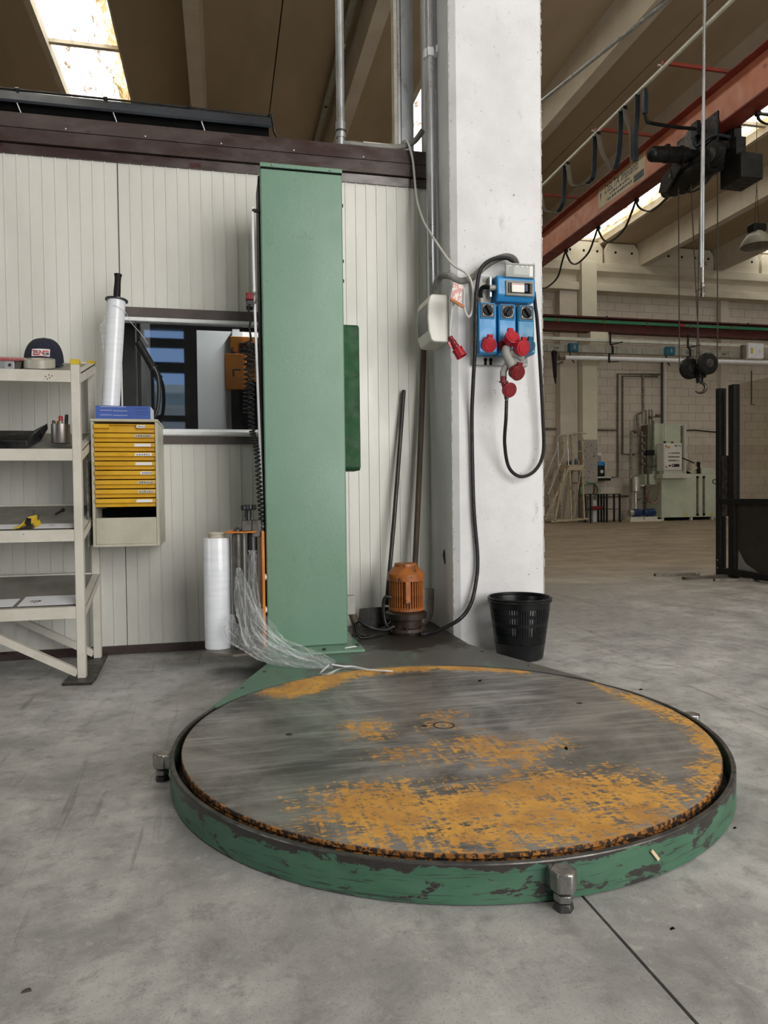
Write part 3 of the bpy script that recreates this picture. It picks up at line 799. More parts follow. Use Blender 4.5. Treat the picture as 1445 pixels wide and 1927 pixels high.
# film carriage
ca = MB().prism([(.000,3.445),(.030,3.425),(.135,3.425),(.150,3.45),(.150,3.62),(.030,3.62)], 'z', .682, .690).build('film_carriage', M_orange, pw, bevel=.002)
MB().prism([(-.100,3.43),(.030,3.335),(.155,3.36),(.186,3.44),(.186,3.66),(-.060,3.66)], 'z', .118, .128).build('carriage_plate', M_shovel, ca)
MB().box(.172,.186,3.43,3.66,.120,.690).build('carriage_side', M_orange, ca, bevel=.003)
MB().lathe([(.0215,.128),(.0225,.132),(.0225,.676),(.016,.678),(.016,.682)], (.060,3.455,0), 24).build('steel_roller', M_steel_d, ca)
MB().lathe([(.0215,.128),(.0245,.135),(.0245,.672),(.02,.682)], (.130,3.475,0), 24).build('rubber_roller', M_black, ca)
for x, y in ((.034,3.49),(.094,3.50)): MB().cyl((x,y,.128), (x,y,.682), .0045, n=8).build('tie_rod', M_alu, ca)
MB().cyl((.060,3.455,.690), (.060,3.455,.700), .018, n=16).cyl((.060,3.455,.700), (.060,3.455,.708), .009, n=6).build('roller_bolt', M_steel_d, ca)
MB().box(.080,.128,3.43,3.50,.690,.742).box(.128,.172,3.45,3.52,.66,.742).build('bearing_block', M_steel_d, ca, bevel=.004)
kn = MB().cyl((.112,3.46,.742), (.112,3.46,.755), .014, n=16).cyl((.112,3.46,.755), (.112,3.46,.792), .017, n=16).build('clamp_knob', M_black, ca)
V = []
for i in range(40):
    a = 2*math.pi*i/40; r = .034 + .006*math.cos(5*a); V.append((.112+r*math.cos(a), 3.46+r*math.sin(a)))
MB().prism(V, 'z', .790, .815).build('knob_head', M_black, kn, bevel=.004)
for z in (.30, .46): MB().cyl((.186,3.52,z),(.198,3.52,z), .016, n=14).build('guide_wheel', M_white_plastic, ca)
# dark green belt guard behind the mast
prof = [(3.70,1.00),(3.70,1.74),(3.72,1.752),(3.88,1.752),(3.90,1.74),(3.90,1.00),(3.885,.985),(3.72,.985)]
MB().prism(prof, 'x', .606, .710).build('belt_guard', M_green_d, pw, bevel=.008)
MB().box(.590,.606,3.72,3.79,1.1,1.7).build('guard_bracket', M_black_m, pw)
# connection box at the foot
cb = MB().box(.604,.668,3.68,3.74,.225,.325).build('connection_box', M_grey_plastic, pw, bevel=.006)
MB().cyl((.650,3.70,.232),(.668,3.70,.185), .020, n=12).build('cable_gland', M_wood, cb)
for k, (dx, dy) in enumerate(((.0, .0), (.012, .01), (-.012, .008))):
    MB().tube([(.668+dx,3.70+dy,.19),(.672+dx,3.68+dy,.13),(.69+dx*3,3.66+dy*3,.106+k*.004),(.76,3.68+dy*5,.105),(.83+dx*2,3.72,.108+k*.004)], .006, 6, 5).build('motor_lead', M_rubber, cb)
MB().tube([(.672,3.70,.20),(.71,3.68,.175),(.76,3.67,.15),(.83,3.69,.135),(.88,3.70,.15)], .0085, 8, 5).build('motor_lead', M_rubber, cb)

# ================================================================ drive motor
mo = thing('electric_motor', 'upright rusty orange electric motor on a greasy gearbox at the pillar', 'motor', (.965, 3.77, .0965))
mx, my = .965, 3.77
MB().lathe([(.105,.0972),(.110,.115),(.104,.130),(.085,.135),(.088,.175),(.112,.182),(.114,.212),(.098,.220),(.085,.226)], (mx,my,0), 40).build('gearbox', M_greasy, mo)
for a in range(6):
    t = a*math.pi/3+.3; MB().cyl((mx+.098*math.cos(t), my+.098*math.sin(t), .125), (mx+.098*math.cos(t), my+.098*math.sin(t), .142), .010, n=6).build('gearbox_bolt', M_greasy, mo)
body = MB().cyl((mx,my,.222), (mx,my,.395), .078, n=40).build('motor_body', M_orange_m, mo)
fin = None
for i in range(40):
    a = 2*math.pi*i/40
    c = (mx+.0855*math.cos(a), my+.0855*math.sin(a), .312)
    if fin is None:
        fin = MB().box(-.0085,.0085,-.0026,.0026,-.075,.075); b0 = BASE[body.name]
        for v in fin.bm.verts: v.co += b0
        fin = fin.build('fin', M_orange_m, body)
        fin.location = Vector(c)-b0; fin.rotation_euler = (0,0,a)
    else:
        f2 = fin.copy(); COL.objects.link(f2); f2.parent = body; f2.location = Vector(c)-b0; f2.rotation_euler = (0,0,a)
MB().lathe([(.090,.222),(.097,.226),(.097,.240),(.086,.246)], (mx,my,0), 40).build('lower_flange', M_orange_m, mo)
MB().lathe([(.086,.384),(.101,.388),(.101,.425),(.094,.432),(.068,.462),(.062,.464),(.062,.476),(.060,.480),(.030,.482)], (mx,my,0), 40).build('fan_cowl', M_orange_m, mo)
MB().box(mx-.028, mx+.0, my-.103, my-.085, .27, .39).build('terminal_plate', M_orange_m, mo, bevel=.003)
MB().tube([(mx-.09,my-.03,.30),(mx-.125,my-.03,.30),(mx-.135,my-.03,.24),(mx-.125,my-.04,.16),(mx-.10,my-.07,.12)], .009, 8, 6).build('supply_lead', M_rubber, mo)

# ================================================================ stretch film
fr = thing('stretch_film_roll', 'big white roll of stretch film standing on the wrapper carriage', 'film roll', (-.036, 3.52, .128))
MB().lathe([(.0625,.1285),(.064,.134),(.064,.652),(.0625,.658),(.040,.658)], (-.036,3.52,0), 48).build('film', M_film, fr)
MB().lathe([(.0385,.1283),(.0385,.674),(.044,.676),(.044,.684),(.032,.684),(.032,.60)], (-.036,3.52,0), 32, close=False).build('core', M_core, fr)
for k in range(9):
    z = .18+.052*k+rnd.uniform(-.015,.015)
    MB().lathe([(.0641,z),(.0645,z+.0006),(.0641,z+.0012)], (-.036,3.52,0), 40, close=False).build('wrap_edge', M_paper, fr)

def crumple(path, widths, seg, amp, seed, name, parent):
    r = random.Random(seed); p = curve(path, 8); V = []; Fs = []
    prev = None; ph = [r.uniform(0, 6) for _ in range(6)]
    for i, q in enumerate(p):
        f = i/(len(p)-1)
        t = (p[min(i+1,len(p)-1)]-p[max(i-1,0)]).normalized()
        k = f*(len(widths)-1); j = min(int(k), len(widths)-2); w = widths[j]+(widths[j+1]-widths[j])*(k-j)
        s = t.cross(Vector((0,-.8,.6))); s.normalize(); nrm = s.cross(t)
        for e in range(seg+1):
            u = e/seg-.5
            d = amp*w*(math.sin(u*17+ph[0]+f*9)*.6+math.sin(u*31+ph[1]-f*14)*.45+math.sin(u*8+f*23+ph[2])*.5) + r.uniform(-1,1)*.004
            V.append(q + s*(u*w + r.uniform(-1,1)*.003) + nrm*d)
    for i in range(len(p)-1):
        for e in range(seg):
            a = i*(seg+1)+e; b = a+seg+1
            Fs.append((a,a+1,b+1)); Fs.append((a,b+1,b))
    mb = MB().mesh(V, Fs)
    for v in mb.bm.verts:
        onp = (v.co.y > 3.36 and v.co.x < .19)
        v.co.z = max(v.co.z, .131 if onp else (.1125 if v.co.y > 3.35 else .0985))
    return mb.build(name, M_clear, parent, smooth=False, recalc=False)
lf = thing('loose_stretch_film', 'crumpled clear stretch film trailing from the carriage onto the turntable', 'plastic film', (.25, 3.25, .0985))
crumple([(.062,3.425,.52),(.075,3.40,.43),(.105,3.36,.32),(.15,3.31,.22),(.23,3.25,.155),(.32,3.19,.13),(.41,3.12,.115),(.46,3.08,.112)], [.02,.07,.12,.16,.15,.12,.08,.04], 18, .13, 3, 'film_sheet', lf)
crumple([(.03,3.42,.30),(.02,3.39,.245),(.06,3.35,.205),(.13,3.29,.165),(.22,3.22,.14),(.34,3.14,.118),(.44,3.08,.112)], [.02,.08,.10,.10,.11,.09,.04], 16, .14, 8, 'film_sheet', lf)
crumple([(.13,3.425,.60),(.128,3.42,.50),(.13,3.412,.40),(.14,3.39,.30),(.17,3.35,.21),(.25,3.28,.15)], [.04,.045,.05,.06,.07,.06], 12, .13, 5, 'film_sheet', lf)
M_fold_glint = pm('film_fold_glint', (.86,.89,.92), (.7,.74,.78), 30, .15)  # bright strands put the film's white highlight lines into colour
rf = random.Random(21)
for k in range(13):
    a = Vector((rf.uniform(.03,.10), 3.41+rf.uniform(-.02,.0), rf.uniform(.22,.50))); b = Vector((rf.uniform(.42,.47), rf.uniform(3.06,3.12), .112+rf.uniform(0,.012)))
    p = []
    for i in range(7):
        f = i/6; q = a.lerp(b, f); q.z = .112 + (a.z-.112)*(1-f)**2.1 + rf.uniform(-.006,.008); q.x += rf.uniform(-.012,.012) + .03*math.sin(f*3.1)*(k % 3-1); q.y += rf.uniform(-.01,.006)
        q.z = max(q.z, .131 if (q.y > 3.36 and q.x < .19) else .1125 if q.y > 3.35 else .0985); p.append(q)
    i0 = rf.randint(0, 3)
    MB().tube(p[i0:i0+rf.randint(3,4)], 0.0010, 5, 5, rfun=lambda f: .3+.9*math.sin(math.pi*f)).build('film_fold_glint', M_fold_glint, lf)
MB().tube([(.44,3.09,.113),(.40,3.02,.104),(.385,2.985,.103),(.42,2.97,.103),(.47,3.03,.104),(.52,3.05,.104),(.58,3.00,.104),(.66,2.95,.1035)], .005, 6, 6, rfun=lambda f: .6+.4*math.sin(f*17)).build('film_rope', M_clear, lf)
MB().tube([(.45,3.08,.115),(.50,3.06,.108),(.54,3.055,.106),(.60,2.99,.104),(.69,2.94,.103)], .0035, 6, 6).build('film_rope', M_paper, lf)
# ================================================================ shelf rack at the cabin wall
YF, YR, RISE = 3.57, 3.995, .115
rk = thing('shelf_rack', 'chipped white steel rack with sloping shelves and yellow post caps', 'shelf', (-1.25, 3.78, .012))
for x in (-.664, -1.86):
    for y, h in ((YF, 1.488), (YR, 1.560)):
        p = MB().box(x-.019, x+.019, y-.020, y+.020, .012, h).build('post', M_rack, rk, bevel=.003)
        MB().box(x-.0205, x+.0205, y-.0215, y+.0215, h-.012, h+.014).build('post_cap', M_yellow2, p, bevel=.003)
ZS = (1.449, 1.086, .711, .350)
def zs(k, y): return ZS[k] + RISE*(y-YF)/(YR-YF)
for k, z in enumerate(ZS):
    sh = MB().prism([(YF+.0205, z-.008), (YR-.0205, z-.008+RISE*.95), (YR-.0205, z-.002+RISE*.95), (YF+.0205, z-.002)], 'x', -1.88, -.645).build('shelf_board', M_shelf, rk)
    MB().prism([(YF-.020,z-.054),(YF-.020,z),(YF+.020,z),(YF+.020,z-.040),(YF-.005,z-.046),(YF-.005,z-.054)], 'x', -1.841, -.683).build('front_beam', M_rack, rk)
    MB().box(-1.841, -.683, YR-.02, YR+.02, z-.054+RISE, z+RISE).build('rear_beam', M_rack, rk)
    for x in (-.664, -1.86):
        MB().prism([(YF+.02, z-.050), (YR-.02, z-.050+RISE*.95), (YR-.02, z+RISE*.95), (YF+.02, z)], 'x', x-.014, x+.019).build('side_beam', M_rack, rk)
for y in (YF, YR):
    MB().bar((-.684, y, .035), (-1.15, y, .290), .034, .030, (0,1,0)).build('brace', M_rack, rk)
    MB().bar((-1.84, y, .035), (-1.38, y, .290), .034, .030, (0,1,0)).build('brace', M_rack, rk)
MB().box(-.652, -.646, 3.72, 3.97, .62, 1.04).build('side_plate', M_steel, rk)
for (x, z) in ((-.79,1.418),(-.775,1.425),(-.772,1.413),(-.783,1.407),(-.762,1.421)):
    MB().cyl((x, YF-.0202, z), (x, YF-.0206, z), .0028, n=6).build('paint_chip', M_dark, rk)
fp = tag(MB().prism([(-.735,3.475),(-.605,3.46),(-.600,3.55),(-.625,4.075),(-.735,4.075)], 'z', 0, .012).build('foot_plate', M_iron, bevel=.002), 'thin dark steel plate lying under the shelf rack posts', 'plate')

# --- top shelf
cp = thing('baseball_cap', 'navy blue cap with white TECNOR patch on the top shelf', 'cap', (-.828, 3.70, 1.47))
def capz(a, b):
    """dome: a angle round, b 0 rim .. 1 crown"""
    th = b*math.pi/2
    r = .087*math.cos(th)**.75*(1+.02*math.sin(6*a)*(1-b))
    return Vector((-.828+r*math.cos(a), 3.70+r*1.06*math.sin(a), 1.484+.120*math.sin(th)**.9))
V = []; Fs = []
for j in range(15):
    for i in range(48): V.append(capz(2*math.pi*i/48, j/14*.999))
for j in range(14):
    for i in range(48): Fs.append((j*48+i, j*48+(i+1) % 48, (j+1)*48+(i+1) % 48, (j+1)*48+i))
crown = MB().mesh(V, Fs).build('crown', M_navy, cp)
MB().sphere((-.828,3.70,1.604), .006, 1, 1, .6, 10, 6).build('button', M_navy, crown)
for k in range(6):
    a = k*math.pi/3+.26
    MB().tube([capz(a, b/8*.97)+Vector((0,0,.0006)) for b in range(9)], .0012, 5, 2).build('seam', M_navy, crown)
V = []; Fs = []
for i in range(25):                                   # brim, drooping to the side of the shelf
    a = -math.pi*.92 + math.pi*.92*i/24*.93
    p = capz(a, 0); o = Vector((math.cos(a)*.010, math.sin(a)*.010, -.002))
    for q in (p+Vector((0,0,.002)), p+o*.6+Vector((0,0,-.002)), p+o+Vector((0,0,-.004)), p+o+Vector((0,0,-.007)), p+Vector((0,0,-.003))): V.append(q)
for i in range(24):
    for e in range(5): Fs.append((i*5+e, i*5+(e+1) % 5, (i+1)*5+(e+1) % 5, (i+1)*5+e))
MB().mesh(V, Fs).build('brim', M_navy, cp)
def on_cap(x, z, lift):                               # patch coordinates onto the dome's front
    zz = 1.484 + .042 + z
    b = min(max((zz-1.484)/.120, 0), .999)**(1/.9); th = math.asin(min(b, 1)); r = .087*math.cos(th)**.75+lift
    s = max(-.999, min(.999, (x+.004)/r))
    return Vector((-.828+x+.004, 3.70-r*1.06*math.sqrt(1-s*s)-.001, zz))
V = []; Fs = []; NX, NZ = 16, 6
for j in range(NZ+1):
    for i in range(NX+1): V.append(on_cap(-.040+.080*i/NX, -.004+.034*j/NZ+.003*math.sin(math.pi*i/NX), .0020))
for j in range(NZ):
    for i in range(NX): Fs.append((j*(NX+1)+i, j*(NX+1)+i+1, (j+1)*(NX+1)+i+1, (j+1)*(NX+1)+i))
patch = MB().mesh(V, Fs).build('patch', M_print_white, cp)
def cap_text(t, x, z, size, mat, sx=1.0, bold=.0008):
    mb = text_mb(t, size, Matrix.Identity(4), .0, sx, bold=bold)
    for v in mb.bm.verts: v.co = on_cap(x+v.co.x, z+v.co.y, .0032)
    mb.build('lettering', mat, patch, recalc=False)
def cap_rect(x0, x1, z0, z1, mat):
    V = []; n = 6
    for i in range(n+1): V += [on_cap(x0+(x1-x0)*i/n, z0, .0032), on_cap(x0+(x1-x0)*i/n, z1, .0032)]
    MB().mesh(V, [(2*i, 2*i+2, 2*i+3, 2*i+1) for i in range(n)]).build('lettering', mat, patch, recalc=False)
cap_text('T', -.038, .007, .027, M_print_red, 1.1)
cap_text('EC', -.024, .013, .018, M_print_black, .85)
cap_text('N', -.005, .007, .027, M_print_red, 1.0)
cap_text('OR', .014, .004, .017, M_print_black, 1.0)
cap_rect(-.033, -.004, .004, .009, M_print_red); cap_rect(.010, .036, .020, .025, M_print_red)
cap_rect(-.034, .034, .0005, .0015, M_print_red)
tp = thing('adhesive_tape_roll', 'flat roll of grey-brown tape in front of the cap', 'tape', (-.832, 3.60, 1.452))
MB().lathe([(.066,1.4535),(.068,1.455),(.068,1.492),(.066,1.4935),(.040,1.4935),(.039,1.492),(.039,1.4535)], (-.832,3.626,0), 56, close=False).build('tape', M_tape, tp)
MB().lathe([(.0388,1.453),(.0388,1.494),(.036,1.494),(.036,1.453)], (-.832,3.626,0), 40, close=False).build('core', M_core, tp)
td = thing('tape_dispenser', 'red-topped steel tape dispenser lying left of the cap', 'dispenser', (-.97, 3.62, 1.452))
MB().prism([(-1.10,1.494),(-.905,1.494),(-.892,1.499),(-.892,1.502),(-1.10,1.506)], 'y', 3.585, 3.66).build('top_plate', M_pink, td)
MB().box(-1.10, -.932, 3.592, 3.652, 1.4525, 1.4945).build('steel_body', M_alu_g, td, bevel=.002)
MB().prism([(-.931,1.453),(-.907,1.453),(-.900,1.488),(-.931,1.4935)], 'y', 3.592, 3.650).build('brake_shoe', M_steel_d, td)
MB().cyl((-.950,3.591,1.474),(-.950,3.586,1.474), .007, n=6).build('nut', M_black, td)
for x in (-.945, -.93, -1.0): MB().cyl((x,3.5845,1.500),(x,3.5838,1.500), .0022, n=6).build('rivet', M_alu_g, td)

def shear(t, y0):
    k = RISE/(YR-YF)
    for c in t.children_recursive:
        b = BASE[c.name]
        for v in c.data.vertices: v.co.z += k*(v.co.y + b.y - y0)
shear(cp, 3.70); cp.location += Vector((-.024, .105, .041)); shear(tp, 3.56); shear(td, 3.59)
# --- second shelf
bt = thing('black_wedge_tray', 'dark plastic wedge-shaped tray on the second shelf', 'tray', (-.92, 3.62, 1.09))
MB().prism([(3.592,1.0905),(3.592,1.128),(3.60,1.131),(3.72,1.152),(3.72,1.138)], 'x', -1.10, -.885).build('tray_body', M_black, bt, bevel=.003)
MB().mesh([(-.885,3.592,1.0905),(-.885,3.592,1.128),(-.835,3.66,1.178),(-.82,3.70,1.190),(-.818,3.70,1.165),(-.838,3.64,1.118),(-.885,3.72,1.139),(-.885,3.72,1.153)],
          [(0,1,2,5),(1,7,3,2),(2,3,4,5),(0,5,4,6),(6,4,3,7)]).build('tray_flap', M_black, bt)
shear(bt, 3.60)
cu = thing('pen_cup', 'brushed steel pen cup on the second shelf', 'cup', (-.748, 3.635, 1.092))
MB().lathe([(.0405,1.1165),(.0415,1.118),(.0415,1.207),(.0405,1.208),(.0395,1.207),(.0395,1.1185),(.001,1.1185)], (-.748,3.635,0), 40).build('cup_body', M_cup, cu)
def pen(name, label, x, y, dx, dy, r, ztop, m1, m2, capl):
    p = thing(name, label, 'pen', (x, y, 1.11))
    a, b = Vector((x, y, 1.120)), Vector((x+dx, y+dy, ztop)); c = a.lerp(b, 1-capl)
    MB().cyl(a, c, r, n=14).build('barrel', m1, p); MB().cyl(c, b, r*1.12, n=14).sphere(b, r*1.08, 1, 1, .5, 14, 6).build('pen_cap', m2, p, )
pen('marker_pen', 'grey marker with a red cap in the steel pen cup', -.748, 3.625, .004, -.004, .0085, 1.242, M_steel, M_red, .16)
pen('marker_pen', 'black marker standing in the steel pen cup', -.728, 3.64, .006, .004, .007, 1.252, M_black, M_black, .3)
pen('marker_pen', 'short black marker at the side of the steel pen cup', -.772, 3.63, -.004, -.004, .0065, 1.222, M_black, M_black, .3)
ck = tag(MB().prism([(-.772,1.15),(-.752,1.15),(-.745,1.222),(-.752,1.230),(-.775,1.216)], 'y', 3.638, 3.646).build('cutter_knife', M_yellow, bevel=.002), 'yellow cutter knife standing in the steel pen cup', 'knife')

# --- third shelf
def sheet(name, label, x0, x1, y0, y1, k, skew=0, group=None):
    z0, z1 = zs(k, y0)+.0005, zs(k, y1)+.0005
    mb = MB().mesh([(x0,y0,z0),(x1,y0,z0),(x1+skew,y1,z1),(x0+skew,y1,z1),(x0,y0,z0+.0012),(x1,y0,z0+.0012),(x1+skew,y1,z1+.0012),(x0+skew,y1,z1+.0012)],
                   [(0,3,2,1),(4,5,6,7),(0,1,5,4),(1,2,6,5),(2,3,7,6),(3,0,4,7)])
    return tag(mb.build(name, M_paper), label, 'paper', group)
def scrawl(parent, x, y, k, n, seed):
    r = random.Random(seed)
    mb = MB()
    for i in range(n):
        xx = x + r.uniform(-.02, .02); yy = y + r.uniform(-.012, .012); w = r.uniform(.006, .018); z = zs(k, yy)+.0021; z2 = zs(k, yy+.004)+.0021
        mb.mesh([(xx,yy,z),(xx+w,yy,z),(xx+w,yy+.004,z2),(xx,yy+.004,z2)], [(0,1,2,3)])
    mb.build('printing', M_print_black, parent, recalc=False)
s1 = sheet('paper_sheet', 'white sheet with small print on the third shelf by the post', -.868, -.690, 3.592, 3.66, 2, .010)
scrawl(s1, -.79, 3.625, 2, 4, 3)
sheet('paper_sheet', 'blank white sheet left of the yellow staple pack', -1.06, -.945, 3.592, 3.66, 2, .012)
yp = thing('staple_pack', 'torn yellow and black cardboard pack with nails on the third shelf', 'pack', (-.90, 3.62, .72))
z_ = zs(2, 3.6)
MB().mesh([(-.962,3.592,z_),(-.862,3.592,z_),(-.845,3.65,z_+.018),(-.93,3.66,z_+.02),(-.895,3.61,z_+.052),(-.860,3.625,z_+.062),(-.872,3.60,z_+.022),(-.93,3.60,z_+.012)],
          [(0,1,2,3),(0,7,4,3),(7,6,4),(6,5,4),(6,2,5),(1,2,6),(0,1,6,7),(3,4,5,2)]).build('torn_box', M_yb, yp)
MB().prism([(-.905,z_+.02),(-.878,z_+.018),(-.875,z_+.045),(-.895,z_+.05)], 'y', 3.590, 3.594).build('dark_label', M_black, yp)
for x, h in ((-.872, .080), (-.852, .060)):
    MB().cyl((x,3.622,z_+.05*(h/.08)), (x+.002,3.622,z_+h), .0022, n=6).cyl((x+.002,3.622,z_+h), (x+.002,3.622,z_+h+.002), .005, n=8).build('nail', M_iron, yp)
bl = tag(MB().cyl((-.812,3.80,zs(2,3.80)+.006),(-.795,3.86,zs(2,3.86)+.006), .006, n=8).cyl((-.795,3.86,zs(2,3.86)+.0065),(-.792,3.87,zs(2,3.87)+.0065), .010, n=6).build('bolt', M_iron), 'black bolt lying at the back of the third shelf', 'bolt')

# --- bottom shelf
s2 = sheet('paper_sheet', 'big white printed sheet on the bottom shelf', -.945, -.690, 3.592, 3.70, 3, .012)
scrawl(s2, -.885, 3.635, 3, 14, 5)
sheet('paper_sheet', 'greyish sheet at the edge of the bottom shelf', -1.20, -.965, 3.592, 3.68, 3, .012)

# ================================================================ drawer cabinet
dc = thing('drawer_cabinet', 'ivory wall cabinet with nine flat yellow drawers', 'drawer cabinet', (-.477, 3.92, .613))
XL, XR, YC = -.634, -.318, 3.745
MB().box(XL, XL+.014, YC+.001, 4.106, .613, 1.234).build('side_panel', M_cabinet, dc, bevel=.002)
MB().box(XR-.014, XR, YC+.001, 4.106, .613, 1.234).build('side_panel', M_cabinet, dc, bevel=.002)
MB().box(XL-.003, XR+.003, YC-.004, 4.106, 1.234, 1.2475).build('top_panel', M_cabinet, dc, bevel=.003)
MB().box(XL+.014, XR-.014, 4.09, 4.106, .613, 1.234).build('back_panel', M_dark, dc)
MB().box(XL+.014, XR-.014, YC+.001, 4.09, .613, .625).build('bottom_panel', M_cabinet, dc)
MB().box(XL+.0145, XR-.0145, YC+.001, YC+.012, .625, .757).build('lower_front', M_cabinet, dc, bevel=.003)
MB().box(XL+.0145, XR-.0145, YC+.20, YC+.21, .757, .80).build('slot_back', M_dark, dc)
pitch = .0463; dx0, dx1 = XL+.015, XR-.015
labels = [(.70,.86,1),(.66,.95,2),(.66,.94,0),(.665,.95,3),(.67,.955,0),(.75,.95,1),(.70,.985,2),(.70,.98,2),(.675,.95,0)]
for i in range(9):
    zt = 1.221 - i*pitch
    prof = [(YC-.006, zt), (YC+.002, zt+.001), (YC+.10, zt+.001), (YC+.10, zt-.040), (YC+.010, zt-.040), (YC+.010, zt-.022), (YC-.009, zt-.020)]
    if i == 0:
        d = MB()
        w = dx1-dx0
        d.prism(prof, 'x', dx0, dx0+w*.25); d.prism(prof, 'x', dx0+w*.72, dx1)
        d.prism([(YC+.010, zt), (YC+.10, zt), (YC+.10, zt-.040), (YC+.010, zt-.040)], 'x', dx0+w*.25, dx0+w*.72)
        d.prism([(YC-.006, zt), (YC+.01, zt+.001), (YC+.01, zt-.004), (YC-.006, zt-.004)], 'x', dx0+w*.25, dx0+w*.72)
        d = d.build('drawer', M_yellow, dc)
    else:
        d = MB().prism(prof, 'x', dx0, dx1).build('drawer', M_yellow, dc, bevel=.0012)
    a, b, k = labels[i]; w = dx1-dx0
    ml = (M_paper, M_tagm, M_core, M_print_white)[k]
    lab = MB().mesh([(dx0+w*a,YC-.0092,zt-.018),(dx0+w*b,YC-.0092,zt-.018),(dx0+w*(b-.005),YC-.0072,zt-.004),(dx0+w*(a+.006),YC-.0072,zt-.004)], [(0,1,2,3)]).build('label_strip', M_paper if k != 2 else M_core, d)
    if k:
        r = random.Random(i); mb = MB()
        for q in range(6):
            x = dx0+w*(a+.03)+q*(w*(b-a)*.85)/6; h = r.uniform(.004, .008)
            mb.mesh([(x,YC-.0094,zt-.015),(x+w*(b-a)*.09,YC-.0094,zt-.015),(x+w*(b-a)*.09,YC-.0086,zt-.015+h),(x,YC-.0086,zt-.015+h)], [(0,1,2,3)])
        mb.build('handwriting', M_print_grey, lab, recalc=False)

bb_ = thing('blue_carton', 'flat blue carton lying on the drawer cabinet', 'box', (-.48, 3.84, 1.2475))
MB().box(-.613, -.352, 3.765, 3.93, 1.2478, 1.3145).build('carton', M_bluebox, bb_, bevel=.002)
MB().box(-.614, -.612, 3.767, 3.928, 1.250, 1.312).build('end_flap', M_paper, bb_)
MB().box(-.353, -.351, 3.767, 3.928, 1.250, 1.312).build('end_flap', M_paper, bb_)
for x0, x1, z in ((-.590,-.535,1.291),(-.530,-.462,1.289),(-.590,-.535,1.268),(-.530,-.462,1.266),(-.590,-.47,1.309)):
    MB().box(x0, x1, 3.7642, 3.7650, z, z+.0016).build('printed_line', M_print_white, bb_)
for x0, x1, z in ((-.43,-.37,1.300),(-.425,-.365,1.283),(-.425,-.36,1.272)):
    MB().box(x0, x1, 3.7642, 3.7650, z, z+.003).build('printed_line', pm('carton_dark_blue', (.03,.065,.25), None, 5, .5), bb_)
hf = thing('hand_film_roll', 'tall clear hand wrap roll with black handle leaning on the blue carton', 'film roll', (-.553, 3.87, 1.3147))
A, B = Vector((-.556, 3.862, 1.3180)), Vector((-.520, 3.895, 1.868)); ax = (B-A).normalized()
MB().cyl(A, B, .0445, n=40).build('film', M_film, hf, bevel=.003)
MB().cyl(B, B+ax*.006, .056, n=32).cyl(B+ax*.006, B+ax*.02, .022, .018, n=24).build('flange', M_black, hf)
C_ = B+ax*.02
MB().tube([C_, C_+ax*.05, C_+ax*.10, C_+ax*.115], .0165, 20, 4, rfun=lambda f: 1+.06*math.sin(f*9)).build('handle', M_black_m, hf)
MB().cyl(C_+ax*.113, C_+ax*.119, .0195, n=24).build('handle_end', M_black_m, hf)
crumple([A.lerp(B,.85)+Vector((-.045,-.01,0)), A.lerp(B,.75)+Vector((-.055,-.012,0)), A.lerp(B,.66)+Vector((-.052,-.012,0)), A.lerp(B,.5)+Vector((-.046,-.01,0))], [.006,.03,.02,.008], 8, .2, 4, 'torn_film', hf)
MB().tube([B+Vector((-.01,-.055,-.035)), B+Vector((.03,-.05,-.05)), B+Vector((.05,-.02,-.07)), B+Vector((.065,.04,-.10)), B+Vector((.10,.10,-.135)), B+Vector((.135,.17,-.18))], .0014, 5, 6).build('film_thread', M_paper, hf)
bh = thing('film_holder', 'bent black tube film holder with foam grip beside the cabin window', 'holder', (-.37, 3.95, 1.2475))
MB().tube([(-.405,3.93,1.635),(-.366,3.94,1.565),(-.335,3.95,1.515),(-.325,3.955,1.45),(-.328,3.955,1.36),(-.345,3.955,1.295),(-.380,3.955,1.258)], .0105, 12, 7).build('tube', M_black, bh)
MB().tube([(-.423,3.925,1.668),(-.398,3.932,1.622),(-.372,3.938,1.575),(-.352,3.944,1.540)], .0195, 16, 5).build('foam_grip', M_black_m, bh)
MB().cyl((-.352,3.944,1.540),(-.349,3.945,1.535), .024, n=16).build('grip_collar', M_black, bh)
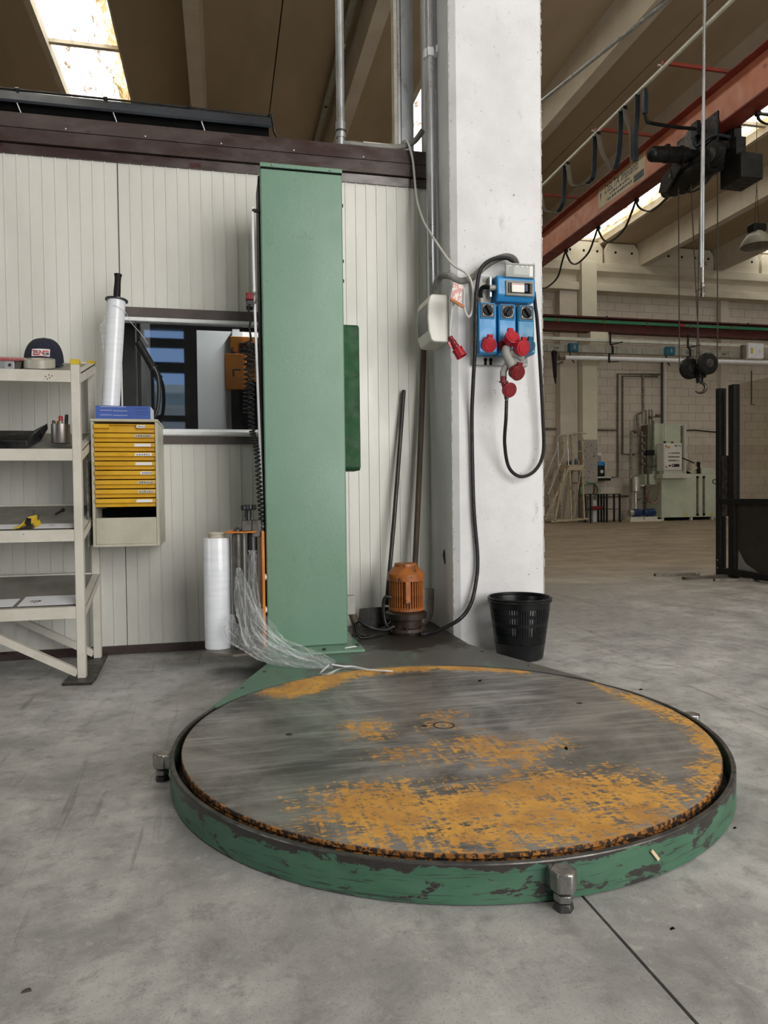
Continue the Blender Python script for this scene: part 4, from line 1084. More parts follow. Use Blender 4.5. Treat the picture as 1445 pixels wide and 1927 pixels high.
# ================================================================ on and around the near pillar
sp = thing('socket_panel', 'grey mounting plate with three blue switched sockets on the white pillar', 'socket panel', (1.45, 3.63, 1.54))
PY = 3.645
pl = MB()
pl.box(1.312, 1.630, PY-.012, PY+.013, 1.545, 2.02)
pl = pl.build('mounting_plate', M_grey_plastic, sp, bevel=.004)
for x in (1.385, 1.415):
    MB().cyl((x, PY-.013, 1.575), (x, PY-.016, 1.575), .010, n=12).box(x-.006, x+.006, PY-.016, PY-.012, 1.546, 1.575).build('keyhole', M_dark, pl)
    MB().cyl((x, PY-.013, 2.00), (x, PY-.016, 2.00), .011, n=12).build('keyhole', M_grey_flex, pl)
MB().box(1.398, 1.412, PY-.05, PY-.012, 1.90, 2.01).build('clamp_bar', M_alu_g, pl, bevel=.003)
def module(x0, x1, zt, zb, mat, knob_rot, sock, name='socket_module'):
    y0 = 3.555
    o = MB().prism([(PY-.012, zb), (PY-.012, zt), (y0+.004, zt), (y0, zt-.012), (y0, zb+.07), (y0-.012, zb+.055), (y0-.012, zb+.005), (y0+.004, zb)], 'x', x0, x1).build(name, mat, sp, bevel=.007, seg=3)
    xc = (x0+x1)/2
    f = MB().box(xc-.041, xc+.041, y0-.007, y0+.002, zt-.084, zt-.001).build('switch_frame', mat, o, bevel=.006, seg=3)
    MB().box(xc-.036, xc+.036, y0-.0095, y0, zt-.079, zt-.006).build('switch_face', M_black, o, bevel=.008, seg=3)
    zc = zt-.042
    M = Matrix.Rotation(knob_rot, 3, 'Y')
    MB().cyl((xc,y0-.0095,zc), (xc,y0-.016,zc), .027, n=24).obox((xc,y0-.022,zc), (.013,.020,.056), M).build('switch_knob', M_black_m, o, bevel=.003)
    for k in range(10):
        a = -.6+k*.36 if sock == 'dial' else (.9, 2.3, 4.0, 5.4)[k % 4]
        if sock != 'dial' and k > 3: break
        MB().box(xc+.031*math.sin(a)-.0022, xc+.031*math.sin(a)+.0022, y0-.0101, y0-.0094, zc-.031*math.cos(a)-.0022, zc-.031*math.cos(a)+.0022).build('switch_mark', M_print_white, o)
    return o, xc, y0
m1, xa, ya = module(1.318, 1.420, 1.858, 1.590, M_blue, -.55, 'cee')
m2, xb, yb = module(1.432, 1.530, 1.856, 1.592, M_blue, .6, 'dial')
m3, xc_, yc_ = module(1.540, 1.634, 1.854, 1.594, M_blue2, -.6, 'cee')
def socket(c, ax, r, mat, parent, name='socket', lid=True, depth=.035, hinge=True):
    c = Vector(c); ax = Vector(ax).normalized()
    o = MB().cyl(c, c+ax*depth, r*.92, r*.96, n=28).build(name, mat, parent, bevel=.002)
    if lid:
        MB().cyl(c+ax*depth, c+ax*(depth+.009), r, n=28).build('lid', mat, o, bevel=.003)
        MB().cyl(c+ax*(depth+.009), c+ax*(depth+.0125), r*.72, n=24).build('lid_disc', mat, o, bevel=.0015)
        u = Vector((0,0,1)) - ax*ax.z; u.normalize()
        s = ax.cross(u)
        M = Matrix((s, u, ax)).transposed()
        if hinge: MB().obox(c+ax*(depth-.002)+u*(r+.006), (.030, .018, .018), M).build('hinge', mat, o, bevel=.002)
    return o
AXD = (-.05, -.88, -.45)
socket((1.370, 3.565, 1.648), AXD, .040, M_red, m1)
socket((1.590, 3.565, 1.650), (.1,-.88,-.45), .034, M_teal, m3)
socket((1.462, 3.565, 1.640), AXD, .036, M_red_d, m2, lid=False)
# breaker box with its clear lid flipped up
bx = MB().prism([(PY-.012, 1.872), (PY-.012, 2.008), (3.565, 2.008), (3.552, 1.995), (3.548, 1.905), (3.575, 1.872)], 'x', 1.424, 1.640).build('breaker_box', M_blue, sp, bevel=.008, seg=3)
MB().box(1.468, 1.628, 3.541, 3.552, 1.898, 1.978).build('breaker_frame', M_grey_flex, bx, bevel=.004)
MB().box(1.480, 1.616, 3.5398, 3.542, 1.912, 1.966).build('breaker_opening', M_dark, bx)
MB().box(1.498, 1.570, 3.532, 3.541, 1.915, 1.962).build('breaker', M_white_plastic, bx, bevel=.002)
MB().box(1.500, 1.568, 3.5312, 3.532, 1.954, 1.957).build('breaker_stripe', M_print_red, bx)
MB().box(1.572, 1.588, 3.530, 3.541, 1.920, 1.958).build('breaker_lever', M_pumpblue, bx, bevel=.002)
for x in (1.484, 1.490, 1.604, 1.610): MB().box(x, x+.002, 3.538, 3.5405, 1.914, 1.964).build('cover_rib', M_grey_flex, bx)
ld = MB()
for b in ((1.465,1.632,3.536,3.546,1.995,2.003),(1.465,1.632,3.536,3.546,2.060,2.068),(1.465,1.473,3.536,3.546,2.003,2.060),(1.624,1.632,3.536,3.546,2.003,2.060)): ld.box(*b)
ld = ld.build('lid_frame', M_grey_plastic, bx, bevel=.002)
MB().box(1.473, 1.624, 3.539, 3.542, 2.003, 2.060).build('clear_lid', M_lens, ld)
MB().box(1.515, 1.61, 3.55, 3.62, 2.010, 2.070).build('cable_entry', M_grey_plastic, bx, bevel=.006)
for x in (1.535, 1.565, 1.59): MB().cyl((x,3.549,2.06),(x,3.546,2.06), .009, n=10).build('entry_screw', M_white_plastic, bx)
# short black corrugated link between the box and the first socket
def corrugated(name, path, r, mat, parent, sub=14):
    p = curve(path, sub); mb = MB()
    n = len(p)
    mb.sweep(p, [(r*math.cos(2*math.pi*i/14), r*math.sin(2*math.pi*i/14)) for i in range(14)], rfun=lambda f: 1.0+.10*math.cos(f*(n-1)*math.pi))
    return mb.build(name, mat, parent, angle=70)
corrugated('corrugated_link', [(1.345,3.58,1.878),(1.340,3.58,1.910),(1.348,3.58,1.938),(1.370,3.58,1.948),(1.392,3.58,1.945)], .0115, M_black, sp)
MB().cyl((1.345,3.58,1.856),(1.345,3.58,1.885), .016, n=12).build('gland', M_grey_plastic, sp)
MB().cyl((1.388,3.58,1.945),(1.424,3.58,1.945), .015, n=12).build('gland', M_grey_plastic, sp)

# adapter plugged into the middle socket
ad = thing('three_way_adapter', 'grey three-way adapter with red lids plugged into the middle socket', 'adapter', (1.47, 3.48, 1.44))
MB().tube([(1.456,3.508,1.612),(1.449,3.496,1.592),(1.452,3.485,1.56),(1.470,3.475,1.52),(1.478,3.47,1.49)], .024, 16, 6).build('body', M_grey_plastic, ad)
MB().tube([(1.462,3.487,1.54),(1.447,3.502,1.512),(1.438,3.510,1.492),(1.437,3.510,1.478),(1.437,3.510,1.4665)], .018, 14, 5).build('body', M_grey_plastic, ad)
MB().tube([(1.468,3.485,1.585),(1.50,3.475,1.575),(1.53,3.48,1.56)], .020, 14, 5).build('body', M_grey_plastic, ad)
socket((1.470, 3.500, 1.650), (.12,-.90,.42), .041, M_red, ad, depth=.03)
socket((1.506, 3.470, 1.612), (.22,-.93,-.28), .041, M_red, ad, depth=.036)
socket((1.483, 3.475, 1.490), (.18,-.88,-.44), .040, M_red_d, ad, depth=.034)
pg = thing('red_plug', 'dark red plug with flip lid hanging under the three-way adapter', 'plug', (1.455, 3.48, 1.36))
MB().tube([(1.437,3.510,1.462),(1.437,3.508,1.44),(1.444,3.503,1.40),(1.448,3.500,1.37)], .018, 14, 5, rfun=lambda f: 1.0-.35*f).build('grip', M_red_d, pg)
MB().cyl((1.438,3.508,1.434),(1.438,3.508,1.442), .024, n=6).build('collar', M_red_d, pg)
socket((1.458, 3.500, 1.398), (.12,-.93,-.34), .040, M_red_d, pg, depth=.014, hinge=False)
MB().cyl((1.448,3.500,1.377),(1.450,3.500,1.344), .014, .010, n=12).build('strain_relief', M_black, pg)

bc = tag(MB().tube([(1.52,3.564,2.087),(1.47,3.560,2.101),(1.397,3.558,2.086),(1.337,3.556,2.035),(1.312,3.552,1.94),(1.304,3.552,1.80),(1.302,3.56,1.640),(1.303,3.605,1.42),(1.306,3.635,1.220),(1.314,3.64,0.796),(1.332,3.635,0.511),(1.316,3.625,0.369),(1.276,3.60,0.262),(1.200,3.57,0.190),(1.090,3.62,0.125),(1.04,3.640,.112),(1.005,3.632,.112)], .0105, 10, 6).build('black_power_cable', M_rubber), 'long black cable running down the pillar to the orange motor', 'cable')
lc = tag(MB().tube([(1.654,3.60,1.94),(1.657,3.59,1.86),(1.664,3.585,1.787),(1.679,3.585,1.561),(1.700,3.60,1.277),(1.702,3.60,1.077),(1.653,3.60,0.978),(1.570,3.60,0.945),(1.500,3.595,0.995),(1.462,3.56,1.12),(1.448,3.505,1.250),(1.450,3.500,1.3415)], .0095, 10, 7).build('black_plug_cable', M_rubber), 'black cable looping from the socket panel to the hanging red plug', 'cable')
fx = thing('flexible_conduit', 'grey corrugated conduit arching from breaker case to socket panel', 'conduit', (1.3, 3.62, 1.95))
corrugated('conduit', [(1.152,3.78,1.945),(1.150,3.77,1.995),(1.163,3.72,2.030),(1.190,3.635,2.012),(1.239,3.615,1.982),(1.304,3.61,2.000),(1.370,3.605,2.058),(1.430,3.60,2.098),(1.490,3.60,2.120),(1.532,3.60,2.115),(1.549,3.60,2.096),(1.551,3.60,2.075)], .0165, M_grey_flex, fx, 18)
# breaker case on the pillar's side
gb_ = thing('breaker_case', 'off-white breaker case with smoked window on the side of the pillar', 'breaker case', (1.16, 3.83, 1.68))
V = [(1.2095,1.682),(1.2095,1.938),(1.120,1.938),(1.108,1.93),(1.098,1.90),(1.093,1.81),(1.098,1.74),(1.112,1.69),(1.13,1.682)]
cs = MB().prism(V, 'y', 3.725, 3.955).build('case', M_white_plastic, gb_, bevel=.006, seg=3)
MB().prism([(1.105,1.735),(1.105,1.905),(1.097,1.893),(1.0905,1.81),(1.0965,1.745)], 'y', 3.745, 3.935).build('smoked_window', M_smoke, cs)
MB().cyl((1.152,3.785,1.936),(1.152,3.785,1.955), .021, n=16).build('gland', M_grey_plastic, gb_)
# steel conduits
pc1 = thing('steel_conduit', 'galvanised conduit clipped to the side of the white pillar', 'conduit', (1.165, 3.90, 1.94))
MB().cyl((1.168,3.885,1.939),(1.168,3.925,7.4), .027, n=20).build('pipe', M_alu_g, pc1)
MB().cyl((1.168,3.903,3.30),(1.168,3.903,3.345), .033, n=16).box(1.19,1.2095,3.885,3.92,3.305,3.34).box(1.15,1.185,3.864,3.872,3.30,3.345).build('pipe_clip', M_alu, pc1)
MB().cyl((1.196,3.845,3.31),(1.196,3.845,3.345), .006, n=8).build('clip_bolt', M_alu, pc1)
pc2 = thing('steel_conduit', 'galvanised conduit rising from the cabin roof behind the mast', 'conduit', (.70, 4.17, 2.87))
MB().cyl((.704,4.17,2.90),(.716,4.17,7.4), .0235, n=20).build('pipe', M_alu_g, pc2)
MB().cyl((.7045,4.17,2.945),(.705,4.17,3.035), .029, n=16).build('coupling', M_alu_g, pc2)
MB().cyl((.705,4.17,2.978),(.705,4.17,2.988), .032, n=16).build('coupling_ring', M_steel_d, pc2)
MB().cyl((.704,4.17,2.871),(.704,4.17,2.90), .022, n=16).build('lower_pipe', M_grey_flex, pc2)
uc = thing('steel_channel', 'galvanised steel channel post between the conduit and the pillar', 'post', (1.09, 4.22, 2.87))
MB().box(1.05,1.145,4.16,4.166,2.871,7.4).build('web', M_alu_g, uc)
MB().box(1.05,1.056,4.166,4.23,2.871,7.4).box(1.139,1.145,4.166,4.23,2.871,7.4).build('flange', M_alu_g, uc)
MB().box(1.028,1.048,4.162,4.225,2.871,7.4).build('timber_strip', M_core, uc)
MB().box(1.066,1.070,4.1585,4.16,2.871,7.4).build('seam', M_dark, uc)
fh = tag(MB().tube([(.71,4.12,2.890),(.76,4.11,2.889),(.86,4.105,2.884),(.98,4.10,2.885),(1.06,4.09,2.893),(1.12,4.06,2.915),(1.155,4.0,2.95)], .0165, 12, 8).build('grey_hose', M_grey_flex), 'grey flexible hose lying along the cabin roof edge', 'hose')
lb = thing('roof_tray', 'pale metal tray lying on the cabin roof beside the channel post', 'tray', (.94, 4.2, 2.871))
MB().box(.83,1.02,4.13,4.28,2.908,2.922).build('tray_top', M_pale, lb, bevel=.003)
MB().box(.835,1.015,4.14,4.27,2.8705,2.908).build('tray_body', M_pale, lb)
wc = tag(MB().tube([(1.06,4.12,2.905),(1.065,4.085,2.925),(1.080,4.055,2.900),(1.106,4.045,2.795),(1.114,4.0,2.566),(1.118,3.89,2.40),(1.142,3.81,2.29),(1.195,3.625,2.077),(1.265,3.570,2.005),(1.296,3.568,1.92),(1.292,3.572,1.82),(1.270,3.575,1.785),(1.248,3.580,1.84),(1.248,3.580,1.92),(1.232,3.580,1.948),(1.205,3.58,1.90),(1.180,3.575,1.81),(1.170,3.57,1.739),(1.166,3.567,1.672)], .0062, 8, 8).build('white_cable', M_white_cable), 'thin white cable hanging from the cabin roof down to a red plug', 'cable')
rp = thing('hanging_red_plug', 'red industrial plug dangling on a white cable beside the pillar', 'plug', (1.19, 3.55, 1.56))
A, B = Vector((1.164,3.567,1.674)), Vector((1.222,3.545,1.568)); ax = (B-A).normalized()
MB().tube([A, A.lerp(B,.15), A.lerp(B,.35), A.lerp(B,.5), A.lerp(B,.62)], .021, 18, 4, rfun=lambda f: .62+.38*f+.06*math.sin(f*20)).build('grip', M_red_d, rp)
MB().cyl(A.lerp(B,.60), B, .0265, .0285, n=24, cap=False).cyl(A.lerp(B,.60), A.lerp(B,.66), .030, n=24).build('shroud', M_red, rp)
MB().cyl(A.lerp(B,.62), A.lerp(B,.93), .020, n=20).build('pin_block', M_red_d, rp)
MB().obox(A.lerp(B,.42)+Vector((-.030,-.005,0)), (.012,.014,.030), Matrix.Rotation(-.4,3,'Y')).build('latch', M_red, rp)
tg = thing('cable_tag', 'paper tag with red print clipped to the white cable', 'tag', (1.2, 3.56, 1.85))
MB().mesh([(1.186,3.560,1.958),(1.240,3.566,1.943),(1.220,3.562,1.838),(1.164,3.556,1.856),(1.2,3.552,1.90)], [(0,1,4),(1,2,4),(2,3,4),(3,0,4)]).build('tag_paper', M_tagm, tg)
MB().bar((1.166,3.552,1.868),(1.240,3.552,1.828), .012, .010, (0,1,0)).bar((1.166,3.546,1.862),(1.228,3.546,1.826), .008, .010, (0,1,0)).build('wooden_clip', M_clip, tg)

# ---- bucket
bk = thing('waste_bucket', 'black perforated plastic waste bucket at the foot of the pillar', 'bucket', (1.488, 3.44, 0))
bx_, by_ = 1.488, 3.44
def rz(z): return .118 + (.158-.118)*z/.30
MB().lathe([(.001,.004),(.112,.004),(.118,.010),(rz(.085),.085),(rz(.088)+.002,.088)], (bx_,by_,0), 64, close=False).build('lower_shell', M_bucket, bk)
for za, zb in ((.178,.198),(.268,.300)):
    MB().lathe([(rz(za),za),(rz(zb),zb),(rz(zb)-.003,zb),(rz(za)-.003,za)], (bx_,by_,0), 64, close=False).build('hoop', M_bucket, bk)
for za, zb in ((.088,.178),(.198,.268)):
    st = None
    for i in range(72):
        a = 2*math.pi*i/72
        r0, r1 = rz(za), rz(zb); w = .0045
        ca, sa = math.cos(a), math.sin(a)
        def P(r, o, z): return (bx_+r*ca-o*sa, by_+r*sa+o*ca, z)
        if st is None:
            st = MB().mesh([P(r0,-w,za),P(r0,w,za),P(r1,w,zb),P(r1,-w,zb),P(r0-.003,-w,za),P(r0-.003,w,za),P(r1-.003,w,zb),P(r1-.003,-w,zb)],
                           [(0,1,2,3),(4,7,6,5),(0,4,5,1),(1,5,6,2),(2,6,7,3),(3,7,4,0)]).build('slat', M_bucket, bk)
        else: inst(st, bk, rz=a)
MB().lathe([(rz(.30)-.003,.296),(rz(.30)+.006,.297),(rz(.30)+.008,.303),(rz(.30)+.004,.308),(rz(.30)+.006,.311),(rz(.30)+.008,.317),(rz(.30)+.003,.322),(rz(.30)-.003,.320)], (bx_,by_,0), 64, close=False).build('rim', M_bucket, bk)

# ---- shovels
def shovel(name, label, top, bot, r, mat, blade, bm_):
    s = thing(name, label, 'shovel', (bot[0], bot[1], .0965))
    a, b = Vector(bot), Vector(top)
    MB().tube([a, a.lerp(b,.35)+Vector((.004,0,0)), a.lerp(b,.7)+Vector((.003,0,0)), b], r, 14, 8).sphere(b, r, 1, 1, .8, 14, 8).build('handle', mat, s)
    MB().mesh(*blade).build('blade', bm_, s, recalc=False)
def blade(cx_, y, w, zt, lean, dish):
    V = []; Fs = []; nx, nz = 10, 10
    for side in (0, 1):
        for j in range(nz+1):
            t = j/nz; z = zt - (zt-.098)*t; hw = w/2*(1.0 if t < .55 else math.sqrt(max(.12, 1-((t-.55)/.45)**2*.85)))
            for i in range(nx+1):
                u = i/nx*2-1
                V.append((cx_+u*hw+lean*t, y - .012*t*3 + dish*(u*u) - dish + side*.002, z+.008*(1-u*u)*(1 if j == 0 else 0)))
    k = (nx+1)*(nz+1)
    for j in range(nz):
        for i in range(nx):
            a = j*(nx+1)+i
            Fs.append((a, a+1, a+nx+2, a+nx+1)); Fs.append((k+a, k+a+nx+1, k+a+nx+2, k+a+1))
    return V, Fs
shovel('shovel', 'shovel with long dark wooden handle leaning in the corner behind the motor', (1.163,4.05,1.735), (1.062,3.965,.31), .0165, M_wood, blade(1.100,3.975,.175,.305,-.015,.02), M_shovel)
shovel('shovel', 'shovel with thin black iron handle leaning on the ribbed cabin wall', (1.043,4.075,1.462), (.905,3.99,.22), .0125, M_iron, blade(.84,3.985,.19,.205,-.02,.015), M_iron)

# ---- black awning tray on the cabin roof
aw = thing('roof_awning', 'long black metal tray with folded edge on top of the cabin', 'awning', (-1.4, 4.17, 2.871))
MB().prism([(4.090,2.925),(4.082,2.935),(4.100,2.985),(4.120,2.998),(4.125,2.99),(4.112,2.93)], 'x', -4.5, .296).build('front_sheet', M_awn, aw)
MB().tube([(-4.5,4.115,3.003),(.300,4.115,3.003)], .006, 8, smooth=False).build('edge_rod', M_black, aw)
MB().prism([(4.13,2.88),(4.13,2.99),(4.60,3.02),(4.60,2.88)], 'x', -4.5, .285).build('tray_gap_shade', M_dark, aw)  # near-black block puts the shade of the gap into the colour
MB().box(-4.5,.29,4.13,4.6,2.871,2.885).build('tray_floor', M_black_m, aw)
cl = None
for i in range(12):
    x = .292-.437*i
    if cl is None: cl = MB().cyl((x,4.112,2.985),(x,4.096,3.004), .011, n=10).build('edge_screw', M_black, aw)
    else: inst(cl, aw, (-.437*i, 0, 0))
for x in (-1.02, -.545, -.085): MB().bar((x,4.098,2.928),(x+.02,4.105,2.872), .006, .004).build('light_slit', M_print_white, aw)  # white bars painted as the light that shows between the struts
MB().tube([(.300,4.10,3.0),(.306,4.10,2.95),(.312,4.10,2.91),(.335,4.11,2.874)], .006, 8, 6).build('end_bracket', M_black, aw)
# dark gap cable over the cabin roof is the slab joint; thin wire on the wall
tag(rod('thin_wire', [(-.5295,4.1045,2.66),(-.5295,4.1045,2.3),(-.529,4.1045,2.0)], .0016, M_iron, n=5, sub=2), 'thin dark wire down the panel joint above the leaning film roll', 'wire')

# ---- orange machine inside the cabin
om = thing('orange_cabinet', 'orange machine housing with black grille inside the cabin window', 'machine', (.13, 4.8, 0))
MB().box(.055,.32,4.72,4.95,1.60,1.89).build('upper_housing', M_orange, om, bevel=.006)
MB().box(.020,.16,4.70,4.78,1.545,1.775).build('front_box', M_orange, om, bevel=.006)
for i in range(7): MB().box(.115,.30,4.712,4.72,1.70+i*.022,1.714+i*.022).build('grille_slat', M_black, om)
MB().box(.06,.30,4.74,4.95,0,1.60).build('machine_leg', M_black_m, om)
MB().tube([(.075,4.695,1.63),(.075,4.68,1.64),(.075,4.68,1.665),(.12,4.68,1.668)], .006, 6, 4).build('door_handle', M_steel_d, om)
# ================================================================ bridge crane in the far bay
def ibeam(p0, p1, axis, h, fwid, tw=.012, tf=.018):
    """I profile swept along Y: p0 = (xc, zbottom)"""
    x, z = p0
    return [(x-fwid/2,z),(x+fwid/2,z),(x+fwid/2,z+tf),(x+tw/2,z+tf),(x+tw/2,z+h-tf),(x+fwid/2,z+h-tf),(x+fwid/2,z+h),(x-fwid/2,z+h),(x-fwid/2,z+h-tf),(x-tw/2,z+h-tf),(x-tw/2,z+tf),(x-fwid/2,z+tf)]
GX, GZ, GH = 6.82, 5.84, .61
cr = thing('crane_girder', 'orange-red crane girder crossing the far bay under the roof', 'crane girder', (GX, 10, GZ))
MB().box(GX-.012, GX+.012, -2.0, 18.5, GZ+.02, GZ+GH-.02).build('web', M_girder, cr)
MB().box(GX-.15, GX+.15, -2.0, 18.5, GZ, GZ+.02).build('lower_flange', M_girder_d, cr)
MB().box(GX-.15, GX+.15, -2.0, 18.5, GZ+GH-.02, GZ+GH).build('upper_flange', M_girder_d, cr)
for y in (-1.9, 18.4):
    MB().box(GX-1.2, GX+1.2, y-.10, y+.10, GZ-.038, GZ-.001).build('end_truck', M_girder_d, cr)
for y in (12.55, 10.15, 8.42, 6.7, 5.0):
    MB().bar((GX-.15, y, GZ+GH+.016), (5.70, y, GZ+GH+.016), .045, .035, (0,1,0)).build('festoon_arm', M_girder_d, cr)
sg = MB().prism([(10.53,6.00),(12.02,6.04),(12.02,6.375),(10.53,6.405)], 'x', GX-.016, GX-.0121).build('sign_board', M_signm, cr)
text_mb('DELTA Impianti', .205, face_x((GX-.0165, 11.80, 6.225)), .0008, .80, .25, bold=.003).build('lettering', M_print_grey, sg)
rs = random.Random(4)
for z, h, n, y in ((6.155, .045, 9, 11.62), (6.075, .050, 11, 11.70)):           # two lines of small print, too worn to read
    mb = MB()
    for k in range(n):
        w = rs.uniform(.03, .07); mb.box(GX-.0166, GX-.0161, y-w, y, z, z+h*rs.uniform(.6, 1)); y -= w+rs.uniform(.012, .03)
    mb.build('small_print', M_print_grey, sg)
MB().box(GX-.0168, GX-.0160, 10.56, 10.86, 6.03, 6.15).build('sign_field', M_print_grey, sg)
MB().mesh([(GX-.0165,11.96,6.30),(GX-.0165,11.90,6.30),(GX-.0165,11.93,6.14)], [(0,1,2)]).build('arrow_mark', M_print_grey, sg)
# festoon rail and flat cables on the far side of the girder
fr_ = thing('festoon_rail', 'pale cable rail hung parallel to the orange crane girder', 'rail', (5.73, 9, 6.40))
MB().box(5.712, 5.748, -1.5, 17.5, 6.405, 6.440).build('rail', M_pale, fr_)
for y in (12.62, 10.22, 8.49, 6.77): MB().tube([(5.73,y,6.44),(5.73,y,6.475),(5.70,y+.03,6.49)], .012, 6, 3).build('rail_hook', M_pale, fr_)
ys = [8.97, 9.40, 10.14, 11.15, 12.2]
zb = [5.52, 5.63, 5.75, 5.70]
words = ['beside the hoist arm', 'second from the hoist arm', 'third from the hoist arm', 'half hidden by the pillar']
def strap(path, w, th, mat, name, parent=None):
    p = curve(path, 7); mb = MB(); V = []; Fs = []
    for i, q in enumerate(p):
        t = (p[min(i+1,len(p)-1)]-p[max(i-1,0)]).normalized(); nn = Vector((1,0,0)).cross(t).normalized()
        for a, b in ((-1,-1),(1,-1),(1,1),(-1,1)): V.append(q+Vector((a*w/2,0,0))+nn*(b*th/2))
    for i in range(len(p)-1):
        for e in range(4): Fs.append((i*4+e, i*4+(e+1) % 4, (i+1)*4+(e+1) % 4, (i+1)*4+e))
    Fs += [(0,1,2,3), tuple(range(len(V)-4, len(V)))]
    return mb.mesh(V, Fs).build(name, mat, parent)
for k in range(4):
    a, b, z = ys[k], ys[k+1], zb[k]; m_ = a+.30*(b-a)
    f = thing('festoon_cable', 'flat blue-grey cable loop under the pale rail, ' + words[k], 'cable', (5.73, m_, z), 'festoon cable loops under the rail')
    strap([(5.73,a+.075,6.395),(5.73,a+.085,6.1),(5.73,a+.13,5.8),(5.73,m_-.01,z+.02),(5.73,m_+.02,z)], .075, .010, M_strap_b, 'near_strap', f)
    strap([(5.73,m_+.01,z),(5.73,m_+.08,z+.03),(5.73,b-.20,5.95),(5.73,b-.08,6.2),(5.73,b-.03,6.395)], .075, .010, M_strap_g, 'far_strap', f)
    MB().box(5.70,5.76,b-.05,b+.05,6.36,6.404).build('cable_trolley', M_hoist, f)
# the cables that hang under the girder
zy = [(7.05,8.20,5.47,'nearest the right edge beyond the hoist'),(9.75,11.02,5.47,'between hoist and the lettered sign'),(11.05,12.29,5.41,'below the lettered sign'),(12.32,13.58,5.41,'third from the hoist towards the far wall'),(13.62,15.0,5.33,'at the pillar edge')]
for a, b, z, wd in zy:
    f = thing('girder_cable', 'flat black cable loop under the girder, ' + wd, 'cable', (GX+.13, (a+b)/2, z), 'cable loops under the girder')
    m_ = a+.62*(b-a)
    strap([(GX+.13,a,5.80),(GX+.13,a+.12,5.66),(GX+.13,a+.35,z+.06),(GX+.13,m_,z),(GX+.13,b-.22,z+.10),(GX+.13,b-.06,5.70),(GX+.13,b-.01,5.80)], .03, .022, M_rubber, 'strap', f)
    MB().box(GX+.10,GX+.16,b-.045,b+.008,5.785,5.839).build('clip', M_hoist, f)

# ---- hoist
ho = thing('electric_hoist', 'black electric rope hoist hanging under the crane girder', 'hoist', (GX, 9.0, 5.0))
MB().box(GX-.19, GX-.16, 8.55, 9.45, 5.52, 6.02).build('trolley_plate', M_hoist, ho, bevel=.008)
MB().box(GX+.16, GX+.19, 8.55, 9.45, 5.45, 6.02).build('trolley_plate', M_hoist, ho, bevel=.008)
MB().prism([(9.47,5.66),(9.47,5.90),(9.10,6.06),(9.0,6.06),(8.98,5.60)], 'x', GX-.215, GX-.192).build('shield_plate', M_steel_d, ho)
for y in (8.75, 9.25):
    for s in (-1, 1): MB().cyl((GX+s*.155,y,5.93),(GX+s*.04,y,5.93), .068, n=18).build('trolley_wheel', M_steel_d, ho)
MB().sphere((5.98,9.05,5.60), .105, .8, 1, 1, 18, 12).cyl((5.98,9.05,5.60),(6.50,9.05,5.635), .105, n=22).cyl((6.50,9.05,5.635),(GX-.19,9.05,5.64), .08, n=18).build('travel_motor', M_hoist, ho)
for x in (6.16, 6.38): MB().cyl((x,9.05,5.61),(x+.05,9.05,5.615), .113, n=20).box(x,x+.06,9.0,9.10,5.70,5.74).build('motor_band', M_hoist, ho)
MB().sphere((6.64,9.72,5.40), .085, 1, .9, 1, 18, 12).cyl((6.64,9.72,5.40),(6.64,9.55,5.40), .085, .125, n=22).cyl((6.64,9.55,5.40),(6.64,9.30,5.40), .14, n=24).build('hoist_motor', M_hoist, ho)
MB().cyl((6.66,9.38,5.40),(6.66,8.62,5.40), .175, n=28).build('rope_drum', M_hoist, ho)
MB().prism([(9.62,5.33),(9.55,5.50),(9.12,5.66),(9.0,5.62),(9.05,5.50),(9.42,5.28)], 'x', 6.44, 6.47).build('guard_plate', M_hoist, ho)
MB().cyl((6.44,9.33,5.46),(6.43,9.33,5.46), .03, n=14).build('plate_boss', M_steel_d, ho)
MB().cyl((6.56,8.60,5.44),(6.66,8.60,5.44), .175, n=28).build('gear_case', M_hoist, ho)
MB().cyl((6.545,8.60,5.43),(6.56,8.60,5.43), .10, n=24).build('gear_cover', M_steel_d, ho)
MB().box(6.78, 7.12, 8.28, 8.70, 5.02, 5.36).build('control_box', M_hoist, ho, bevel=.012)
MB().box(6.86, 6.98, 8.52, 8.68, 5.60, 5.80).build('junction_box', M_hoist, ho, bevel=.01)
MB().box(6.855, 6.86, 8.56, 8.64, 5.63, 5.76).build('box_cover', M_steel_d, ho)
MB().box(GX-.19, GX+.19, 8.52, 9.5, 5.50, 5.60).box(6.80, 6.95, 8.4, 8.6, 5.30, 5.62).build('frame', M_hoist, ho)
MB().tube([(GX-.19,8.98,5.98),(6.3,8.94,5.95),(5.84,8.88,5.93),(5.76,8.87,5.96),(5.735,8.865,6.10),(5.735,8.862,6.38)], .024, 10, 5).build('tow_arm', M_hoist, ho)
MB().box(5.70,5.77,8.84,8.90,6.04,6.34).build('arm_strap', M_strap_b, ho, bevel=.01)
MB().box(GX-.25, GX-.192, 8.90, 9.04, 5.86, 6.06).build('arm_clamp', M_hoist, ho)
MB().tube([(GX-.22,8.98,5.90),(GX-.26,8.97,5.78),(GX-.24,8.9,5.70),(GX-.2,8.6,5.70),(GX-.02,8.52,5.66)], .02, 8, 6).build('blue_lead', M_strap_b, ho)
MB().tube([(6.62,9.25,5.24),(6.62,9.12,5.15),(6.62,8.92,5.12),(6.64,8.75,5.17),(6.7,8.66,5.30)], .014, 8, 6).build('lead_loop', M_rubber, ho)
MB().tube([(6.22,9.02,5.50),(6.3,9.1,5.38),(6.44,9.25,5.34)], .007, 6, 5).build('thin_lead', M_rubber, ho)
HX, HY = 6.70, 9.0
